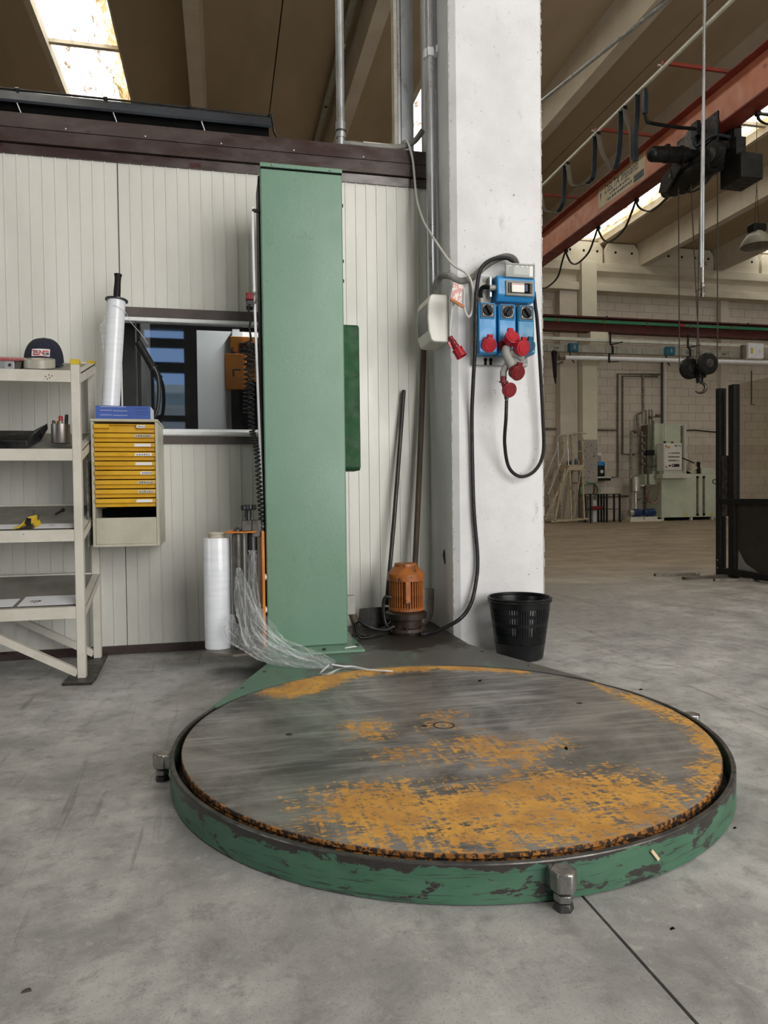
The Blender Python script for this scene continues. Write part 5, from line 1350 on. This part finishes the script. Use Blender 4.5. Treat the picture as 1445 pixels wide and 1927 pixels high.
ropes = [((6.52,9.25,5.25),(HX-.10-.168,HY+.11,2.625)), ((6.60,9.08,5.25),(HX-.10+.168,HY+.11,2.625)), ((6.66,8.95,5.25),(HX+.02-.168,HY-.11,2.655)), ((6.76,8.72,5.25),(HX+.02+.168,HY-.11,2.655))]
for a, b in ropes: MB().cyl(a, b, .0085, n=6).build('wire_rope', M_rope, ho)
hk = thing('hook_block', 'black twin-pulley hook block hanging from the hoist ropes', 'hook', (HX, HY, 2.27))
for y0, y1, c in ((HY+.05, HY+.17, (HX-.10, 2.625)), (HY-.17, HY-.05, (HX+.02, 2.655))):
    p = MB().lathe([(.02,y0),(.13,y0+.006),(.155,y0+.03),(.155,y1-.03),(.13,y1-.006),(.02,y1)], (c[0],0,c[1]), 32, axis='y').build('pulley', M_hoist, hk)
    MB().cyl((c[0],y0-.004,c[1]),(c[0],y0+.004,c[1]), .06, n=20).build('hub', M_steel_d, p)
MB().box(HX-.06,HX+.05,HY-.06,HY+.06,2.47,2.64).build('cross_head', M_hoist, hk, bevel=.01)
MB().cyl((HX-.02,HY,2.40),(HX-.02,HY,2.50), .045, .055, n=16).build('swivel', M_hoist, hk)
hp = [(HX-.03,2.42),(HX-.02,2.40)]
ang = [math.radians(a) for a in range(100, -146, -15)]
pts = [(HX-.02,HY,2.45),(HX-.015,HY,2.42)] + [(HX-.015+.092*math.cos(a)*1.0, HY, 2.335+.075*math.sin(a)) for a in ang[1:]]
MB().tube(pts, .021, 12, 3, rfun=lambda f: 1.15-.6*max(0, f-.6)/.4).build('hook', M_hookm, hk)
MB().bar((HX-.03,HY-.02,2.42),(HX-.085,HY-.02,2.345), .016, .008, (0,1,0)).build('safety_latch', M_alu_g, hk)

# ---- compressed air drop
ap = thing('air_drop_pipe', 'shiny pair of thin vertical pipes with brass valve in front of the hoist', 'pipe', (4.49, 6.0, 2.77))
MB().cyl((4.487,6.0,2.80),(4.532,6.0,8.10), .013, n=12).build('pipe', M_alu_g, ap)
MB().cyl((4.468,6.0,2.98),(4.470,6.0,3.5), .011, n=12).cyl((4.470,6.0,3.5),(4.58,6.0,8.10), .011, n=12).build('pipe', M_alu_g, ap)
MB().cyl((4.487,6.0,2.70),(4.487,6.0,2.84), .018, n=8).cyl((4.487,6.0,2.72),(4.487,6.0,2.735), .024, n=6).cyl((4.487,6.0,2.80),(4.487,6.0,2.815), .024, n=6).build('valve', M_shovel, ap)
MB().bar((4.49,5.99,2.79),(4.40,5.98,2.75), .016, .008).build('valve_lever', M_black, ap)
MB().bar((4.44,6.0,3.02),(4.53,6.0,3.02), .008, .03).build('pipe_clamp', M_rope, ap)
tag(MB().tube([(4.76,13.84,7.46),(5.355,11.24,7.46),(5.95,8.635,7.46),(6.85,4.7,7.46)], .028, 10, 2).build('roof_conduit', M_alu_g), 'steel conduit strung diagonally under the roof ribs beside the pillar', 'conduit')
# lamp trunking under the roof, over the cabin
tl = thing('lamp_trunking', 'long slim grey lamp trunking fixed along a roof rib over the cabin', 'lamp', (1.97, 12, 7.95))
for a, b in ((8.0, 11.3), (11.4, 14.8), (14.9, 18.2)):
    MB().box(1.90, 1.99, a, b, 7.96, 8.03).build('lamp_housing', M_bus, tl)
    MB().box(1.89, 2.00, b-.05, b+.03, 7.94, 8.147).build('lamp_bracket', M_pale, tl)
    MB().box(1.92, 1.97, (a+b)/2-.02, (a+b)/2+.02, 7.955, 7.96).build('lamp_catch', M_dark, tl)
# pendant lamp
la = thing('pendant_lamp', 'grey enamel pendant lamp hanging at the right edge under the roof', 'lamp', (10.2, 12, 5.58))
MB().lathe([(.30,5.58),(.295,5.60),(.27,5.68),(.18,5.80),(.12,5.84),(.11,5.86)], (10.17,12,0), 36, close=False).build('shade', M_lampshade, la)
MB().lathe([(.275,5.62),(.20,5.57),(.02,5.545)], (10.17,12,0), 30, close=False).build('lens', M_shovel, la)
MB().box(10.03,10.31,11.9,12.1,5.86,6.00).build('ballast_box', M_hoist, la, bevel=.01)
for s in (-1, 1): MB().cyl((10.17+s*.05,12,6.0),(10.17,12,6.75), .006, n=6).build('wire', M_rubber, la)
MB().cyl((10.17,12,6.75),(10.17,12,8.12), .006, n=6).build('wire', M_rubber, la)
MB().box(9.55, 11.2, 11.97, 12.03, 8.115, 8.149).build('carrier_bar', M_hoist, la)

# ================================================================ services along the far wall
cw = thing('crane_runway', 'dark red crane runway beam with green conductor strip at the far wall', 'beam', (14, 18.4, 5.35))
MB().prism([(18.25,5.35),(18.55,5.35),(18.55,5.38),(18.41,5.38),(18.41,5.73),(18.55,5.73),(18.55,5.76),(18.25,5.76),(18.25,5.73),(18.39,5.73),(18.39,5.38),(18.25,5.38)], 'x', -7.9, 21).build('beam', M_railbeam, cw)
MB().box(-7.9, 21, 18.37, 18.43, 5.76, 5.80).build('rail', M_black_m, cw)
MB().box(-7.9, 21, 18.24, 18.29, 5.585, 5.665).build('conductor_strip', M_railgreen, cw)
cl = None
for i in range(12):
    x = 7.72 + i*1.38
    if cl is None: cl = MB().box(x-.02, x+.02, 18.225, 18.30, 5.56, 5.68).build('strip_clip', M_orange_rim, cw)
    else: inst(cl, cw, (i*1.38, 0, 0))
MB().box(12.9, 13.05, 18.23, 18.24, 5.59, 5.66).build('red_marker', M_red, cw)
for i in range(5):
    MB().sphere((8.3+i*2.3, 18.28, 5.775), .03, 1, 1, .7, 8, 6).build('clamp_bolt', M_black_m, cw)
tag(MB().box(-7.9, 21, 18.13, 18.22, 5.045, 5.13).build('cable_tray', M_pale, bevel=.005), 'pale cable tray running below the dark red runway beam', 'cable tray')
bu = thing('busbar_trunking', 'grey busbar trunking in short lengths along the far wall', 'busbar', (13, 18.5, 4.79))
rr = random.Random(5); x = 2.6
while x < 20.5:
    w = rr.uniform(.18, .75)
    MB().box(x, x+w-.012, 18.09, 18.22, 4.725, 4.915).build('trunking_length', M_bus, bu)
    if rr.random() < .4 and min(abs(x+w*.4-9.40), abs(x+w*.4-12.34)) > .4 and abs(x+w*.4-15.1) > .6: MB().box(x+w*.4, x+w*.4+.12, 18.075, 18.09, 4.79, 4.84).build('tap_cover', M_tubes, bu)
    x += w
MB().box(2.6, 20.6, 18.11, 18.21, 4.73, 4.91).build('trunking_core', M_dark, bu)
def tap(x, label):
    t = thing('tap_off_box', label, 'electrical box', (x, 18.35, 4.75), 'blue boxes on the busbar')
    MB().box(x-.13, x+.13, 17.93, 18.088, 4.705, 4.94).build('box', M_teal, t, bevel=.015)
    MB().box(x-.10, x+.10, 17.918, 17.93, 4.73, 4.91).build('cover', M_teal, t, bevel=.01)
    MB().box(x-.02, x+.02, 17.915, 17.918, 4.77, 4.87).build('label_mark', M_bus, t)
    MB().tube([(x-.05,18.084,4.70),(x-.05,18.09,4.63),(x+.02,18.12,4.52),(x+.10,18.15,4.44)], .018, 8, 5).build('lead', M_rubber, t)
tap(9.42, 'blue tap-off box on the busbar near the cream column')
tap(12.40, 'blue tap-off box on the busbar above the control cabinet')
cb_ = thing('isolator_box', 'grey isolator box with yellow label on the busbar at the right', 'electrical box', (15.15, 18.35, 4.72))
MB().box(14.92, 15.43, 17.92, 18.088, 4.68, 5.12).build('box', M_alu, cb_, bevel=.012)
MB().box(14.78, 14.91, 18.0, 18.088, 4.69, 5.08).build('cable_chamber', M_tubes, cb_)
MB().box(14.99, 15.06, 17.912, 17.92, 4.82, 4.99).build('yellow_label', M_yellow2, cb_)
MB().box(15.27, 15.36, 17.905, 17.92, 4.86, 4.96).build('push_button', M_print_white, cb_)
MB().tube([(15.47,18.05,5.13),(15.45,18.05,5.05),(15.44,18.05,4.83),(15.48,18.055,4.74),(15.56,18.062,4.705)], .02, 8, 5).build('lead', M_rubber, cb_)
ai = thing('air_main', 'bright steel air main pipe below the busbar with black valve', 'pipe', (13, 18.15, 4.55))
MB().cyl((9.05,18.0,4.54),(21,18.0,4.62), .058, n=14).build('pipe', M_alu, ai)
MB().cyl((8.82,17.95,4.62),(8.86,17.97,3.98), .07, .045, n=14).cyl((8.86,17.97,3.98),(8.87,17.97,3.82), .035, .02, n=10).sphere((8.83,17.95,4.64), .085).build('valve', M_black_m, ai)
MB().cyl((8.84,17.97,4.36),(9.08,17.99,4.44), .06, n=12).cyl((8.98,18.0,4.54),(9.16,18.0,4.541), .075, n=12).build('elbow', M_tubes, ai)
for x in (10.57, 13.02):
    h = thing('pipe_bracket', 'black zigzag steel bracket holding the services ' + ('by the cream column' if x < 11 else 'behind the hook block'), 'bracket', (x, 18.0, 4.42))
    MB().bar((x,18.05,5.34),(x,18.05,4.94),.05,.02).bar((x,18.05,4.95),(x+.34,17.99,5.02),.05,.03).bar((x,18.05,4.95),(x+.07,18.04,4.90),.05,.02).bar((x+.07,18.04,4.90),(x+.07,18.04,4.69),.05,.02).bar((x+.07,18.04,4.69),(x-.12,17.908,4.665),.05,.02).bar((x-.12,17.908,4.67),(x-.12,17.908,4.42),.05,.02).bar((x-.12,17.908,4.44),(x+.16,17.908,4.46),.05,.02).build('bracket_bar', M_black_m, h)
# thin pipes down the wall
def pipe(label, pts, r, mat=M_tubes, name='wall_pipe', cat='pipe'):
    return tag(MB().tube(pts, r, 8, 4, smooth=False).build(name, mat), label, cat)
WYp = 19.33
pipe('thin brown pipe framing the block wall left of the tank machine', [(13.0,WYp,4.40),(11.56,WYp,4.38),(11.55,WYp,1.30),(11.25,WYp,1.29)], .03)
pipe('second thin pipe close beside the brown wall pipe', [(12.9,WYp,4.33),(11.72,WYp,4.32),(11.71,WYp,1.98),(12.1,WYp,1.97)], .03)
pipe('thin vertical pipe dropping to the machine top', [(12.40,WYp,4.42),(12.40,WYp,3.26),(12.05,19.1,3.14),(12.04,19.0,2.5)], .035)
pipe('dark vertical pipe behind the tall machine tank', [(13.05,WYp,4.9),(13.05,WYp,2.6)], .035, M_rope)
pipe('pale slender rod above the control cabinet', [(12.44,18.25,4.80),(12.42,18.25,2.25)], .025, M_pale, 'drop_rod', 'rod')
pipe('thin horizontal pipe on the wall behind the steps', [(8.6,WYp,2.71),(10.0,WYp,2.72)], .03)
pipe('thin horizontal pipe right of the cream column', [(10.62,WYp,2.70),(11.55,WYp,2.70)], .03)
pipe('low thin pipe above the floor right of the column', [(10.62,WYp,.70),(11.9,WYp,.72)], .03)
pipe('drooping dark cable on the wall right of the machine', [(13.6,WYp,2.70),(14.2,WYp,2.72),(15.0,WYp,2.66)], .02, M_rubber, 'wall_cable', 'cable')
pipe('thin vertical conduit on the wall beyond the glass partition', [(16.2,WYp,4.6),(16.2,WYp,3.55),(16.32,WYp,3.54)], .015, M_rope, 'wall_cable', 'cable')

# ================================================================ machines at the far wall
ma = thing('parts_washer', 'pale green parts washing machine with tall rear tank', 'machine', (13.4, 18.7, .06))
MB().box(12.33, 14.12, 18.3, 19.1, .09, 1.35).build('lower_cabinet', M_machine, ma, bevel=.01)
MB().box(12.45, 14.05, 18.4, 19.0, .02, .09).build('plinth', M_dark, ma)
for x in (12.36, 13.3, 14.0): MB().box(x, x+.07, 18.33, 18.42, 0, .09).build('foot', M_pale, ma)
for x in (13.50, 13.71): 
    d = MB().box(x-.035, x+.035, 18.285, 18.30, .16, 1.26).build('door_slot', M_tubes, ma)
    for z in (.16, 1.25): MB().cyl((x,18.27,z),(x,18.30,z), .04, n=10).build('hinge', M_black_m, d)
for x in (13.05, 13.9): MB().mesh([(x,18.297,.14),(x+.16,18.297,.14),(x+.08,18.297,.20)], [(0,1,2)]).build('warning_label', M_yellow2, ma)
MB().lathe([(.055,0),(.075,0),(.075,.015),(.055,.015)], (14.08,18.285,1.12), 20, axis='y', close=False).build('ring_handle', M_black_m, ma)
MB().box(12.27, 13.34, 18.65, 19.25, 1.36, 2.84).build('tall_tank', M_machine, ma, bevel=.01)
MB().box(13.20, 13.27, 18.64, 18.65, 1.45, 2.78).build('tank_slot', M_tubes, ma)
MB().box(13.29, 13.36, 18.60, 18.66, 1.36, 2.82).build('tank_post', M_pale, ma)
MB().box(12.13, 12.15, 18.68, 19.0, 1.36, 2.80).build('front_post', M_tubes, ma)
MB().box(12.17, 13.06, 18.0, 18.3, 1.22, 1.345).build('drip_tray', M_pale, ma, bevel=.008)
MB().box(12.0, 12.33, 18.6, 19.1, 1.05, 1.36).build('pipe_chest', M_machine, ma)
# control cabinet
ct = thing('control_cabinet', 'light grey control cabinet with three rows of black buttons', 'control box', (12.5, 18.2, 1.36))
cbx = MB().box(12.215, 12.80, 18.02, 18.36, 1.44, 2.22).build('box', M_ctrl, ct, bevel=.008)
MB().box(12.235, 12.785, 18.005, 18.02, 1.46, 2.20).build('door', M_ctrl, ct, bevel=.005)
MB().box(12.24, 12.76, 18.05, 18.30, 1.346, 1.44).build('neck', M_pale, ct)
for j in range(3):
    for i in range(7):
        x = 12.37+i*.052; z = 1.935-j*.105
        MB().cyl((x,18.005,z),(x,17.985,z), .016, n=8).build('push_button', M_black_m if not (j == 2 and i > 4) and not (j == 0 and i < 2) else M_grey_plastic, ct)
MB().cyl((12.355,18.005,2.10),(12.355,17.98,2.10), .030, n=12).build('main_switch', M_orange, ct)
MB().cyl((12.385,18.005,1.58),(12.385,17.975,1.58), .028, n=12).build('stop_button', M_red_d, ct)
MB().box(12.46, 12.70, 17.998, 18.006, 1.545, 1.625).build('name_plate', M_black, ct)
MB().box(12.48, 12.515, 17.996, 17.999, 1.57, 1.605).build('plate_mark', M_print_white, ct)
for z in (2.13, 1.545): MB().cyl((12.275,18.005,z),(12.275,17.985,z), .018, n=10).build('lock', M_black, ct)
lg = MB().cyl((12.585,18.006,2.145),(12.585,17.999,2.145), .028, n=18).build('logo', M_print_grey, ct)
text_mb('omat', .075, face_y((12.615, 18.003, 2.125)), .0015, 1.0, .2).build('lettering', M_print_grey, ct)
for x, z, m_ in ((12.29,2.26,M_black_m),(12.53,2.25,M_red_d)): MB().box(x-.025, x+.025, 18.06, 18.11, 2.22, z+.02).build('beacon', m_, ct)
MB().tube([(12.80,18.2,1.86),(13.0,18.25,1.80),(13.25,18.3,1.72),(13.45,18.4,1.68)], .02, 8, 5).build('lead', M_rubber, ct)
# sacks and clutter on the machine
V = []; Fs = []; r = random.Random(2)
for j in range(9):
    for i in range(15):
        x = 13.40+i*.05; h = .44*math.sin(math.pi*min(1, (i+1.2)/15))*(.7+.3*math.sin(j*.9+i*1.3))
        e = min(j, 8-j)/3; V.append((x, 18.42+j*.07, 1.352+max(.0, h)*min(1, e)+r.uniform(0,.02)*min(1, e)))
for j in range(8):
    for i in range(14): Fs.append((j*15+i, j*15+i+1, (j+1)*15+i+1, (j+1)*15+i))
tag(MB().mesh(V, Fs).build('cloth_sack', M_cloth), 'crumpled beige cloth sack lying on the pale green machine', 'sack')
br = thing('machine_bracket', 'black upright bracket with pale box on the green machine top', 'bracket', (13.65, 18.36, 1.351))
MB().box(13.54, 13.62, 18.32, 18.38, 1.351, 1.70).build('upright', M_black_m, br)
MB().box(13.66, 14.1, 18.32, 18.40, 1.351, 1.52).build('pale_box', M_machine, br, bevel=.01)
MB().tube([(13.35,18.36,1.36),(13.42,18.35,1.48),(13.54,18.35,1.53)], .02, 8, 5).build('hose', M_pale, br)
# pumps and pipework left of the machine
pp = thing('filter_tank', 'small stainless filter vessel on pipework beside the washing machine', 'tank', (11.5, 18.3, .85))
MB().lathe([(.03,1.285),(.08,1.27),(.112,1.22),(.112,.87),(.09,.84),(.03,.83)], (11.50,18.3,0), 24).build('vessel', M_inox, pp)
MB().cyl((11.61,18.25,1.02),(11.72,18.2,1.02), .03, n=10).build('branch', M_inox, pp)
MB().tube([(11.50,18.3,.84),(11.50,18.3,.60),(11.50,18.3,.366)], .035, 10, 3).build('leg_pipe', M_inox, pp)
MB().tube([(11.45,18.45,2.62),(11.44,18.45,1.9),(11.43,18.45,.9),(11.43,18.45,.3)], .035, 8, 3).build('riser', M_tubes, pp)
def pump(x, label, m2):
    p = thing('water_pump', label, 'pump', (x, 18.3, .05))
    MB().box(x-.2, x+.2, 18.15, 18.45, .05, .13).build('base', M_pale, p)
    MB().cyl((x-.05,18.3,.25),(x+.18,18.3,.25), .11, n=20).build('motor', M_pumpblue, p)
    MB().cyl((x+.18,18.3,.25),(x+.215,18.3,.25), .09, .07, n=20).build('fan_cover', M_pumpblue, p)
    MB().cyl((x-.16,18.3,.25),(x-.05,18.3,.25), .095, n=20).build('volute', m2, p)
    for k in range(6): MB().box(x-.02+k*.032, x-.012+k*.032, 18.185, 18.415, .2, .30).build('fin', M_pumpblue, p)
pump(11.45, 'dark blue pump with bright volute below the filter vessel', M_inox)
pump(11.90, 'dark blue pump beside the foot of the washing machine', M_pumpblue)
MB_ = MB().box(11.2, 12.2, 18.1, 18.5, 0, .05); tag(MB_.build('pump_plinth', M_beam), 'low concrete plinth under the two blue pumps', 'plinth')
vp_ = thing('valve_pipework', 'tangle of brown pipes and valves on the side of the washing machine', 'pipework', (12.0, 18.5, .9))
for pts, rr_ in (([(11.75,18.55,1.97),(12.05,18.55,1.96),(12.06,18.55,1.2),(12.05,18.5,.85),(11.93,18.45,.55),(11.92,18.44,.392)], .03),
                 ([(11.83,18.5,2.55),(11.84,18.5,1.55),(11.84,18.5,1.36)], .03), ([(12.24,18.55,2.9),(12.24,18.55,1.45)], .025), ([(11.5,18.45,2.60),(11.85,18.5,2.56)], .025),
                 ([(12.10,18.9,2.83),(12.10,18.9,3.25),(12.22,18.9,3.26),(12.22,18.9,2.85)], .022), ([(12.33,18.9,2.85),(12.33,18.9,3.27),(12.42,18.9,3.27),(12.42,18.9,2.86)], .022), ([(12.42,18.9,3.06),(12.72,18.9,3.06)], .018),
                 ([(11.92,18.42,.75),(11.70,18.42,.62),(11.52,18.35,.62)], .022), ([(12.0,18.5,1.6),(12.33,18.5,1.6)], .03)):
    MB().tube(pts, rr_, 8, 3, smooth=False).build('pipe', M_tubes, vp_)
for x, z in ((11.84,2.45),(11.84,2.25),(11.84,2.05),(11.84,1.85),(11.84,1.65),(12.10,3.0),(12.33,3.05),(11.92,.55),(11.62,2.58)):
    v_ = MB().cyl((x-.05,18.49,z),(x+.05,18.49,z), .045, n=8).build('valve', M_shovel, vp_)
    MB().cyl((x,18.49,z),(x,18.40,z), .012, n=6).cyl((x,18.40,z),(x,18.39,z), .04, n=10).build('handwheel', M_tubes, v_)
MB().box(11.95, 12.2, 18.44, 18.56, 1.90, 2.05).build('gauge_box', M_black_m, vp_)
tag(MB().tube(coil_pts([(11.88,18.25,1.05),(11.87,18.25,.75),(11.95,18.25,.55),(12.06,18.25,.52),(12.16,18.25,.62),(12.22,18.25,.9),(12.22,18.25,1.12)], .045, 26), .012, 5, smooth=False).build('coiled_air_hose', M_hoserd), 'coiled red and beige air hose hanging in a loop beside the machine', 'hose')

# ================================================================ mobile steps
ls = thing('mobile_steps', 'worn cream mobile platform steps with handrails by the far column', 'step ladder', (9.4, 18.5, 0))
for y in (18.25, 18.85):
    MB().bar((9.28 if y < 18.5 else 9.28, y, 1.52), (8.95, y, .06), .05, .05, (0,1,0)).build('front_leg', M_ladder, ls)
    MB().bar((9.86, y, .08), (9.80, y, 1.50), .05, .04, (0,1,0)).build('rear_leg', M_ladder, ls)
    MB().bar((9.46, y, .10), (9.42, y, 1.50), .045, .04, (0,1,0)).build('middle_leg', M_ladder, ls)
    MB().bar((9.52, y, .10), (9.76, y, 1.50), .03, .03, (0,1,0)).build('diagonal', M_ladder, ls)
    MB().bar((8.85, y, .055), (10.0, y, .11), .055, .05, (0,1,0)).build('base_rail', M_ladder, ls)
    MB().bar((9.40, y, 1.55), (8.66, y, .10), .05, .04, (0,1,0)).build('stringer', M_ladder, ls)
    MB().tube([(9.92,y,2.50),(9.55,y,2.49),(9.40,y,2.46),(9.365,y,2.40),(9.36,y,2.15),(9.10,y,1.55),(8.83,y,.92),(8.80,y,.80),(8.86,y,.50)], .022, 8, 4).build('handrail', M_inox, ls)
    MB().tube([(9.36,y,2.30),(9.37,y,2.1),(9.39,y,1.60)], .02, 8, 3).build('rail_post', M_inox, ls)
    MB().bar((9.52,y,1.62),(9.50,y,2.48), .05, .03, (0,1,0)).build('rail_upright', M_ladder, ls)
    MB().bar((9.84,y,1.62),(9.80,y,2.48), .05, .03, (0,1,0)).build('rail_upright', M_ladder, ls)
    MB().bar((9.38,y,2.0),(9.84,y,2.0), .02, .02, (0,1,0)).build('mid_rail', M_ladder, ls)
MB().box(9.40, 9.87, 18.22, 18.88, 1.46, 1.62).build('platform', M_ladder, ls, bevel=.01)
for i in range(5):
    f = (i+.6)/5.4; x = 8.66+(9.40-8.66)*f; z = .10+1.45*f
    MB().box(x-.04, x+.20, 18.27, 18.83, z-.02, z+.012).build('tread', M_ladder, ls)
MB().box(9.83, 9.87, 18.25, 18.85, 1.1, 1.14).build('cross_tie', M_ladder, ls)
for (x, nm, lb_, m_, h, r_) in ((9.62,'blue_bottle','blue plastic bottle standing on the steps platform',M_blue,.24,.045),(9.72,'teal_bottle','small teal spray can on the steps platform',M_teal,.19,.04),(9.80,'orange_can','small orange spray can on the steps platform',M_orange,.16,.032),(9.50,'black_can','short black can on the steps platform',M_black_m,.15,.05)):
    tag(MB().lathe([(r_*.95,1.6205),(r_,1.63),(r_,1.62+h*.7),(r_*.45,1.62+h*.82),(r_*.4,1.62+h),(.005,1.62+h)], (x,18.45,0), 16).build(nm, m_), lb_, 'bottle')

# ---- little stands beside the column
def stand(x0, x1, label):
    s = thing('steel_stand', label, 'stand', ((x0+x1)/2, 18.2, 0))
    for x in (x0+.02, x1-.02):
        for y in (18.05, 18.35): MB().box(x-.02, x+.02, y-.02, y+.02, 0, .80).build('leg', M_black_m, s)
    MB().box(x0, x1, 18.03, 18.37, .78, .80).build('top', M_black_m, s)
    MB().box(x0+.04, x1-.04, 18.04, 18.36, .36, .375).build('lower_shelf', M_black_m, s)
stand(9.92, 10.37, 'black steel stand in front of the far column')
stand(10.42, 10.86, 'empty black steel stand right of the far column')
tag(MB().prism([(10.02,.3755),(10.32,.3755),(10.36,.43),(10.28,.46),(10.06,.455)], 'y', 18.08, 18.3).build('red_toolbox', M_red_d, bevel=.01), 'red tool tray on the lower shelf of the black stand', 'tray')
tag(MB().box(10.08, 10.22, 18.42, 18.6, 0, .75).build('grey_board', M_granite, bevel=.005), 'narrow worn board standing on the floor behind the black stand', 'board')
tag(MB().box(10.23, 10.34, 18.42, 18.56, 0, .62).build('white_sign_board', M_print_white, bevel=.005), 'narrow white board with print behind the black stand', 'board')
hr = thing('hose_reel', 'coiled green and beige hose hung on a hook at the column foot', 'hose', (10.28, 18.6, .66))
for k in range(3):
    pts = [(10.27+(.28-.015*k)*math.cos(a*math.pi/12)+.006*k, 18.74-.03*k, .90+(.24-.012*k)*math.sin(a*math.pi/12)) for a in range(25)]
    MB().tube(pts, .016, 6, 1, smooth=False).build('hose_loop', (M_railgreen, M_cloth, M_railgreen)[k], hr)
MB().bar((10.0,18.72,1.12),(10.5,18.72,1.10),.03,.03,(0,1,0)).bar((10.05,18.72,1.11),(10.08,18.72,.86),.03,.03,(0,1,0)).bar((10.44,18.72,1.10),(10.44,18.72,.82),.03,.03,(0,1,0)).build('hook_rack', M_orange_rim, hr)
ws = thing('wall_shelf_unit', 'white board with grey timer above a small shelf right of the column', 'shelf', (10.78, 19.2, 1.2))
MB().box(10.63, 10.99, 19.30, 19.385, 1.32, 2.02).build('back_board', M_print_white, ws, bevel=.005)
MB().box(10.72, 10.93, 19.2, 19.30, 1.70, 1.94).build('timer_box', M_grey_plastic, ws, bevel=.01)
MB().box(10.60, 11.05, 18.85, 19.385, 1.26, 1.30).build('shelf_board', M_pale, ws)
MB().box(10.62, 11.05, 18.88, 18.92, 1.18, 1.26).build('shelf_edge', M_black_m, ws)
bw = thing('blue_black_canister', 'black canister with bright blue lid on the small wall shelf', 'canister', (10.78, 19.05, 1.30))
MB().lathe([(.14,1.301),(.15,1.32),(.15,1.62),(.14,1.64)], (10.77,19.03,0), 24).build('body', M_black_m, bw)
MB().lathe([(.158,1.62),(.165,1.64),(.165,1.70),(.12,1.74),(.02,1.745)], (10.77,19.03,0), 24).build('lid', M_blue, bw)
MB().cyl((10.77,18.885,1.45),(10.77,18.878,1.45), .05, n=16).build('round_label', M_pale, bw)

# ================================================================ black glazed partition at the right
pa = thing('glazed_partition', 'black steel guard frame with solid lower panel and clear pane', 'partition', (4.83, 5.4, 0))
MB().box(4.828, 4.905, 6.20, 6.26, 0, 1.875).build('post', M_black_m, pa, bevel=.004)
MB().box(4.83, 4.90, 6.00, 6.08, 0, 1.885).build('post', M_black_m, pa, bevel=.004)
MB().box(4.828, 4.90, 3.2, 6.20, .725, .775).build('mid_rail', M_black_m, pa, bevel=.004)
MB().box(4.828, 4.90, 3.2, 6.20, .02, .085).build('bottom_rail', M_black_m, pa, bevel=.004)
MB().box(4.855, 4.870, 3.2, 6.0, .085, .725).build('lower_panel', pm('dark_panel', (.020,.019,.015), (.026,.024,.019), 3, .55), pa)
MB().box(4.86, 4.866, 3.2, 6.0, .775, 1.88).build('clear_pane', glass('hazy_pane', (.86,.84,.80), .03, .12), pa)
MB().box(4.84, 4.87, 6.10, 6.19, .60, 1.2).build('lock_strip', M_steel_d, pa)
for z in (.08, .16): MB().cyl((4.828,6.23,z),(4.824,6.23,z), .006, n=8).build('bolt', M_alu_g, pa)
MB().mesh([(4.850,5.97,.09),(4.850,5.70,.088),(4.845,5.86,.16),(4.850,5.96,.28)], [(0,1,2),(0,2,3)]).build('torn_film', M_clear, pa)
for k, (x, y, L, a, wd) in enumerate(((4.45,6.35,.46,-.15,'behind the partition post'),(4.62,6.08,.62,.10,'at the foot of the partition post'),(4.95,5.90,.42,-.25,'under the partition rail'))):
    if k == 2: x, y = 4.70, 5.80
    tag(MB().obox((x, y, .014+.006*(k == 9)), (L, .05, .026), Matrix.Rotation(a, 3, 'Z')).build('flat_iron_bar', M_shovel), 'flat worn steel strip on the floor ' + wd, 'metal strip')

# ================================================================ small litter
def chip(name, label, cat, p, s, mat, a=0, z=0.0):
    x, y = p
    V = [(-s,-s*.4,0),(s,-s*.5,0),(s*.8,s*.5,0),(-s*.7,s*.4,0),(-s*.6,-s*.2,s*.35),(s*.5,-s*.3,s*.5),(s*.5,s*.3,s*.4),(-s*.4,s*.2,s*.3)]
    c, n = math.cos(a), math.sin(a)
    V = [(x+q[0]*c-q[1]*n, y+q[0]*n+q[1]*c, z+q[2]) for q in V]
    tag(MB().mesh(V, [(0,3,2,1),(4,5,6,7),(0,1,5,4),(1,2,6,5),(2,3,7,6),(3,0,4,7)]).build(name, mat), label, cat)
chip('wood_chip', 'pale wood splinter stuck on the green turntable band', 'chip', (.905, 1.352), .001, M_paper)
bpy.data.objects.remove(bpy.data.objects['wood_chip'])
a_ = math.atan2(1.40-CY, .91-CX)
cxp, cyp = CX+.8635*math.cos(a_), CY+.8635*math.sin(a_)
tag(MB().obox((cxp, cyp, .055), (.004, .007, .034), Matrix.Rotation(a_,3,'Z') @ Matrix.Rotation(.7,3,'X')).build('wood_chip', pm('pale_wood', (.62,.50,.32), None, 9, .7)), 'pale wood splinter stuck on the green turntable band', 'chip')
chip('debris', 'dark crumb on the turntable near its far rim', 'debris', (1.00, 2.72), .009, M_dark, .5, .0955)
chip('debris', 'dark oily flake on the turntable near the orange front', 'debris', (.98, 1.93), .010, M_dark, 1.2, .0955)
chip('debris', 'dark crumb on the floor beyond the turntable', 'debris', (1.743, 2.742), .010, M_dark, .3)
chip('debris', 'grey crumb on the floor at the lower left corner', 'debris', (-.35, 1.328), .009, M_joint, .2)
chip('debris', 'white paper crumb beside the left levelling lug', 'debris', (-.225, 2.297), .010, M_print_white, .4)
chip('debris', 'white crumb behind the right levelling lug', 'debris', (1.66, 2.25), .011, M_print_white, .9)
chip('debris', 'dark crumb on the floor in front of the band', 'debris', (.842, 1.219), .006, M_dark, .3)
chip('debris', 'small dark crumb right of the turntable', 'debris', (1.25, 1.55), .006, M_dark, .3)
chip('debris', 'rusty flake on the floor near the right edge', 'debris', (1.25, 1.28), .010, M_wood, .3)
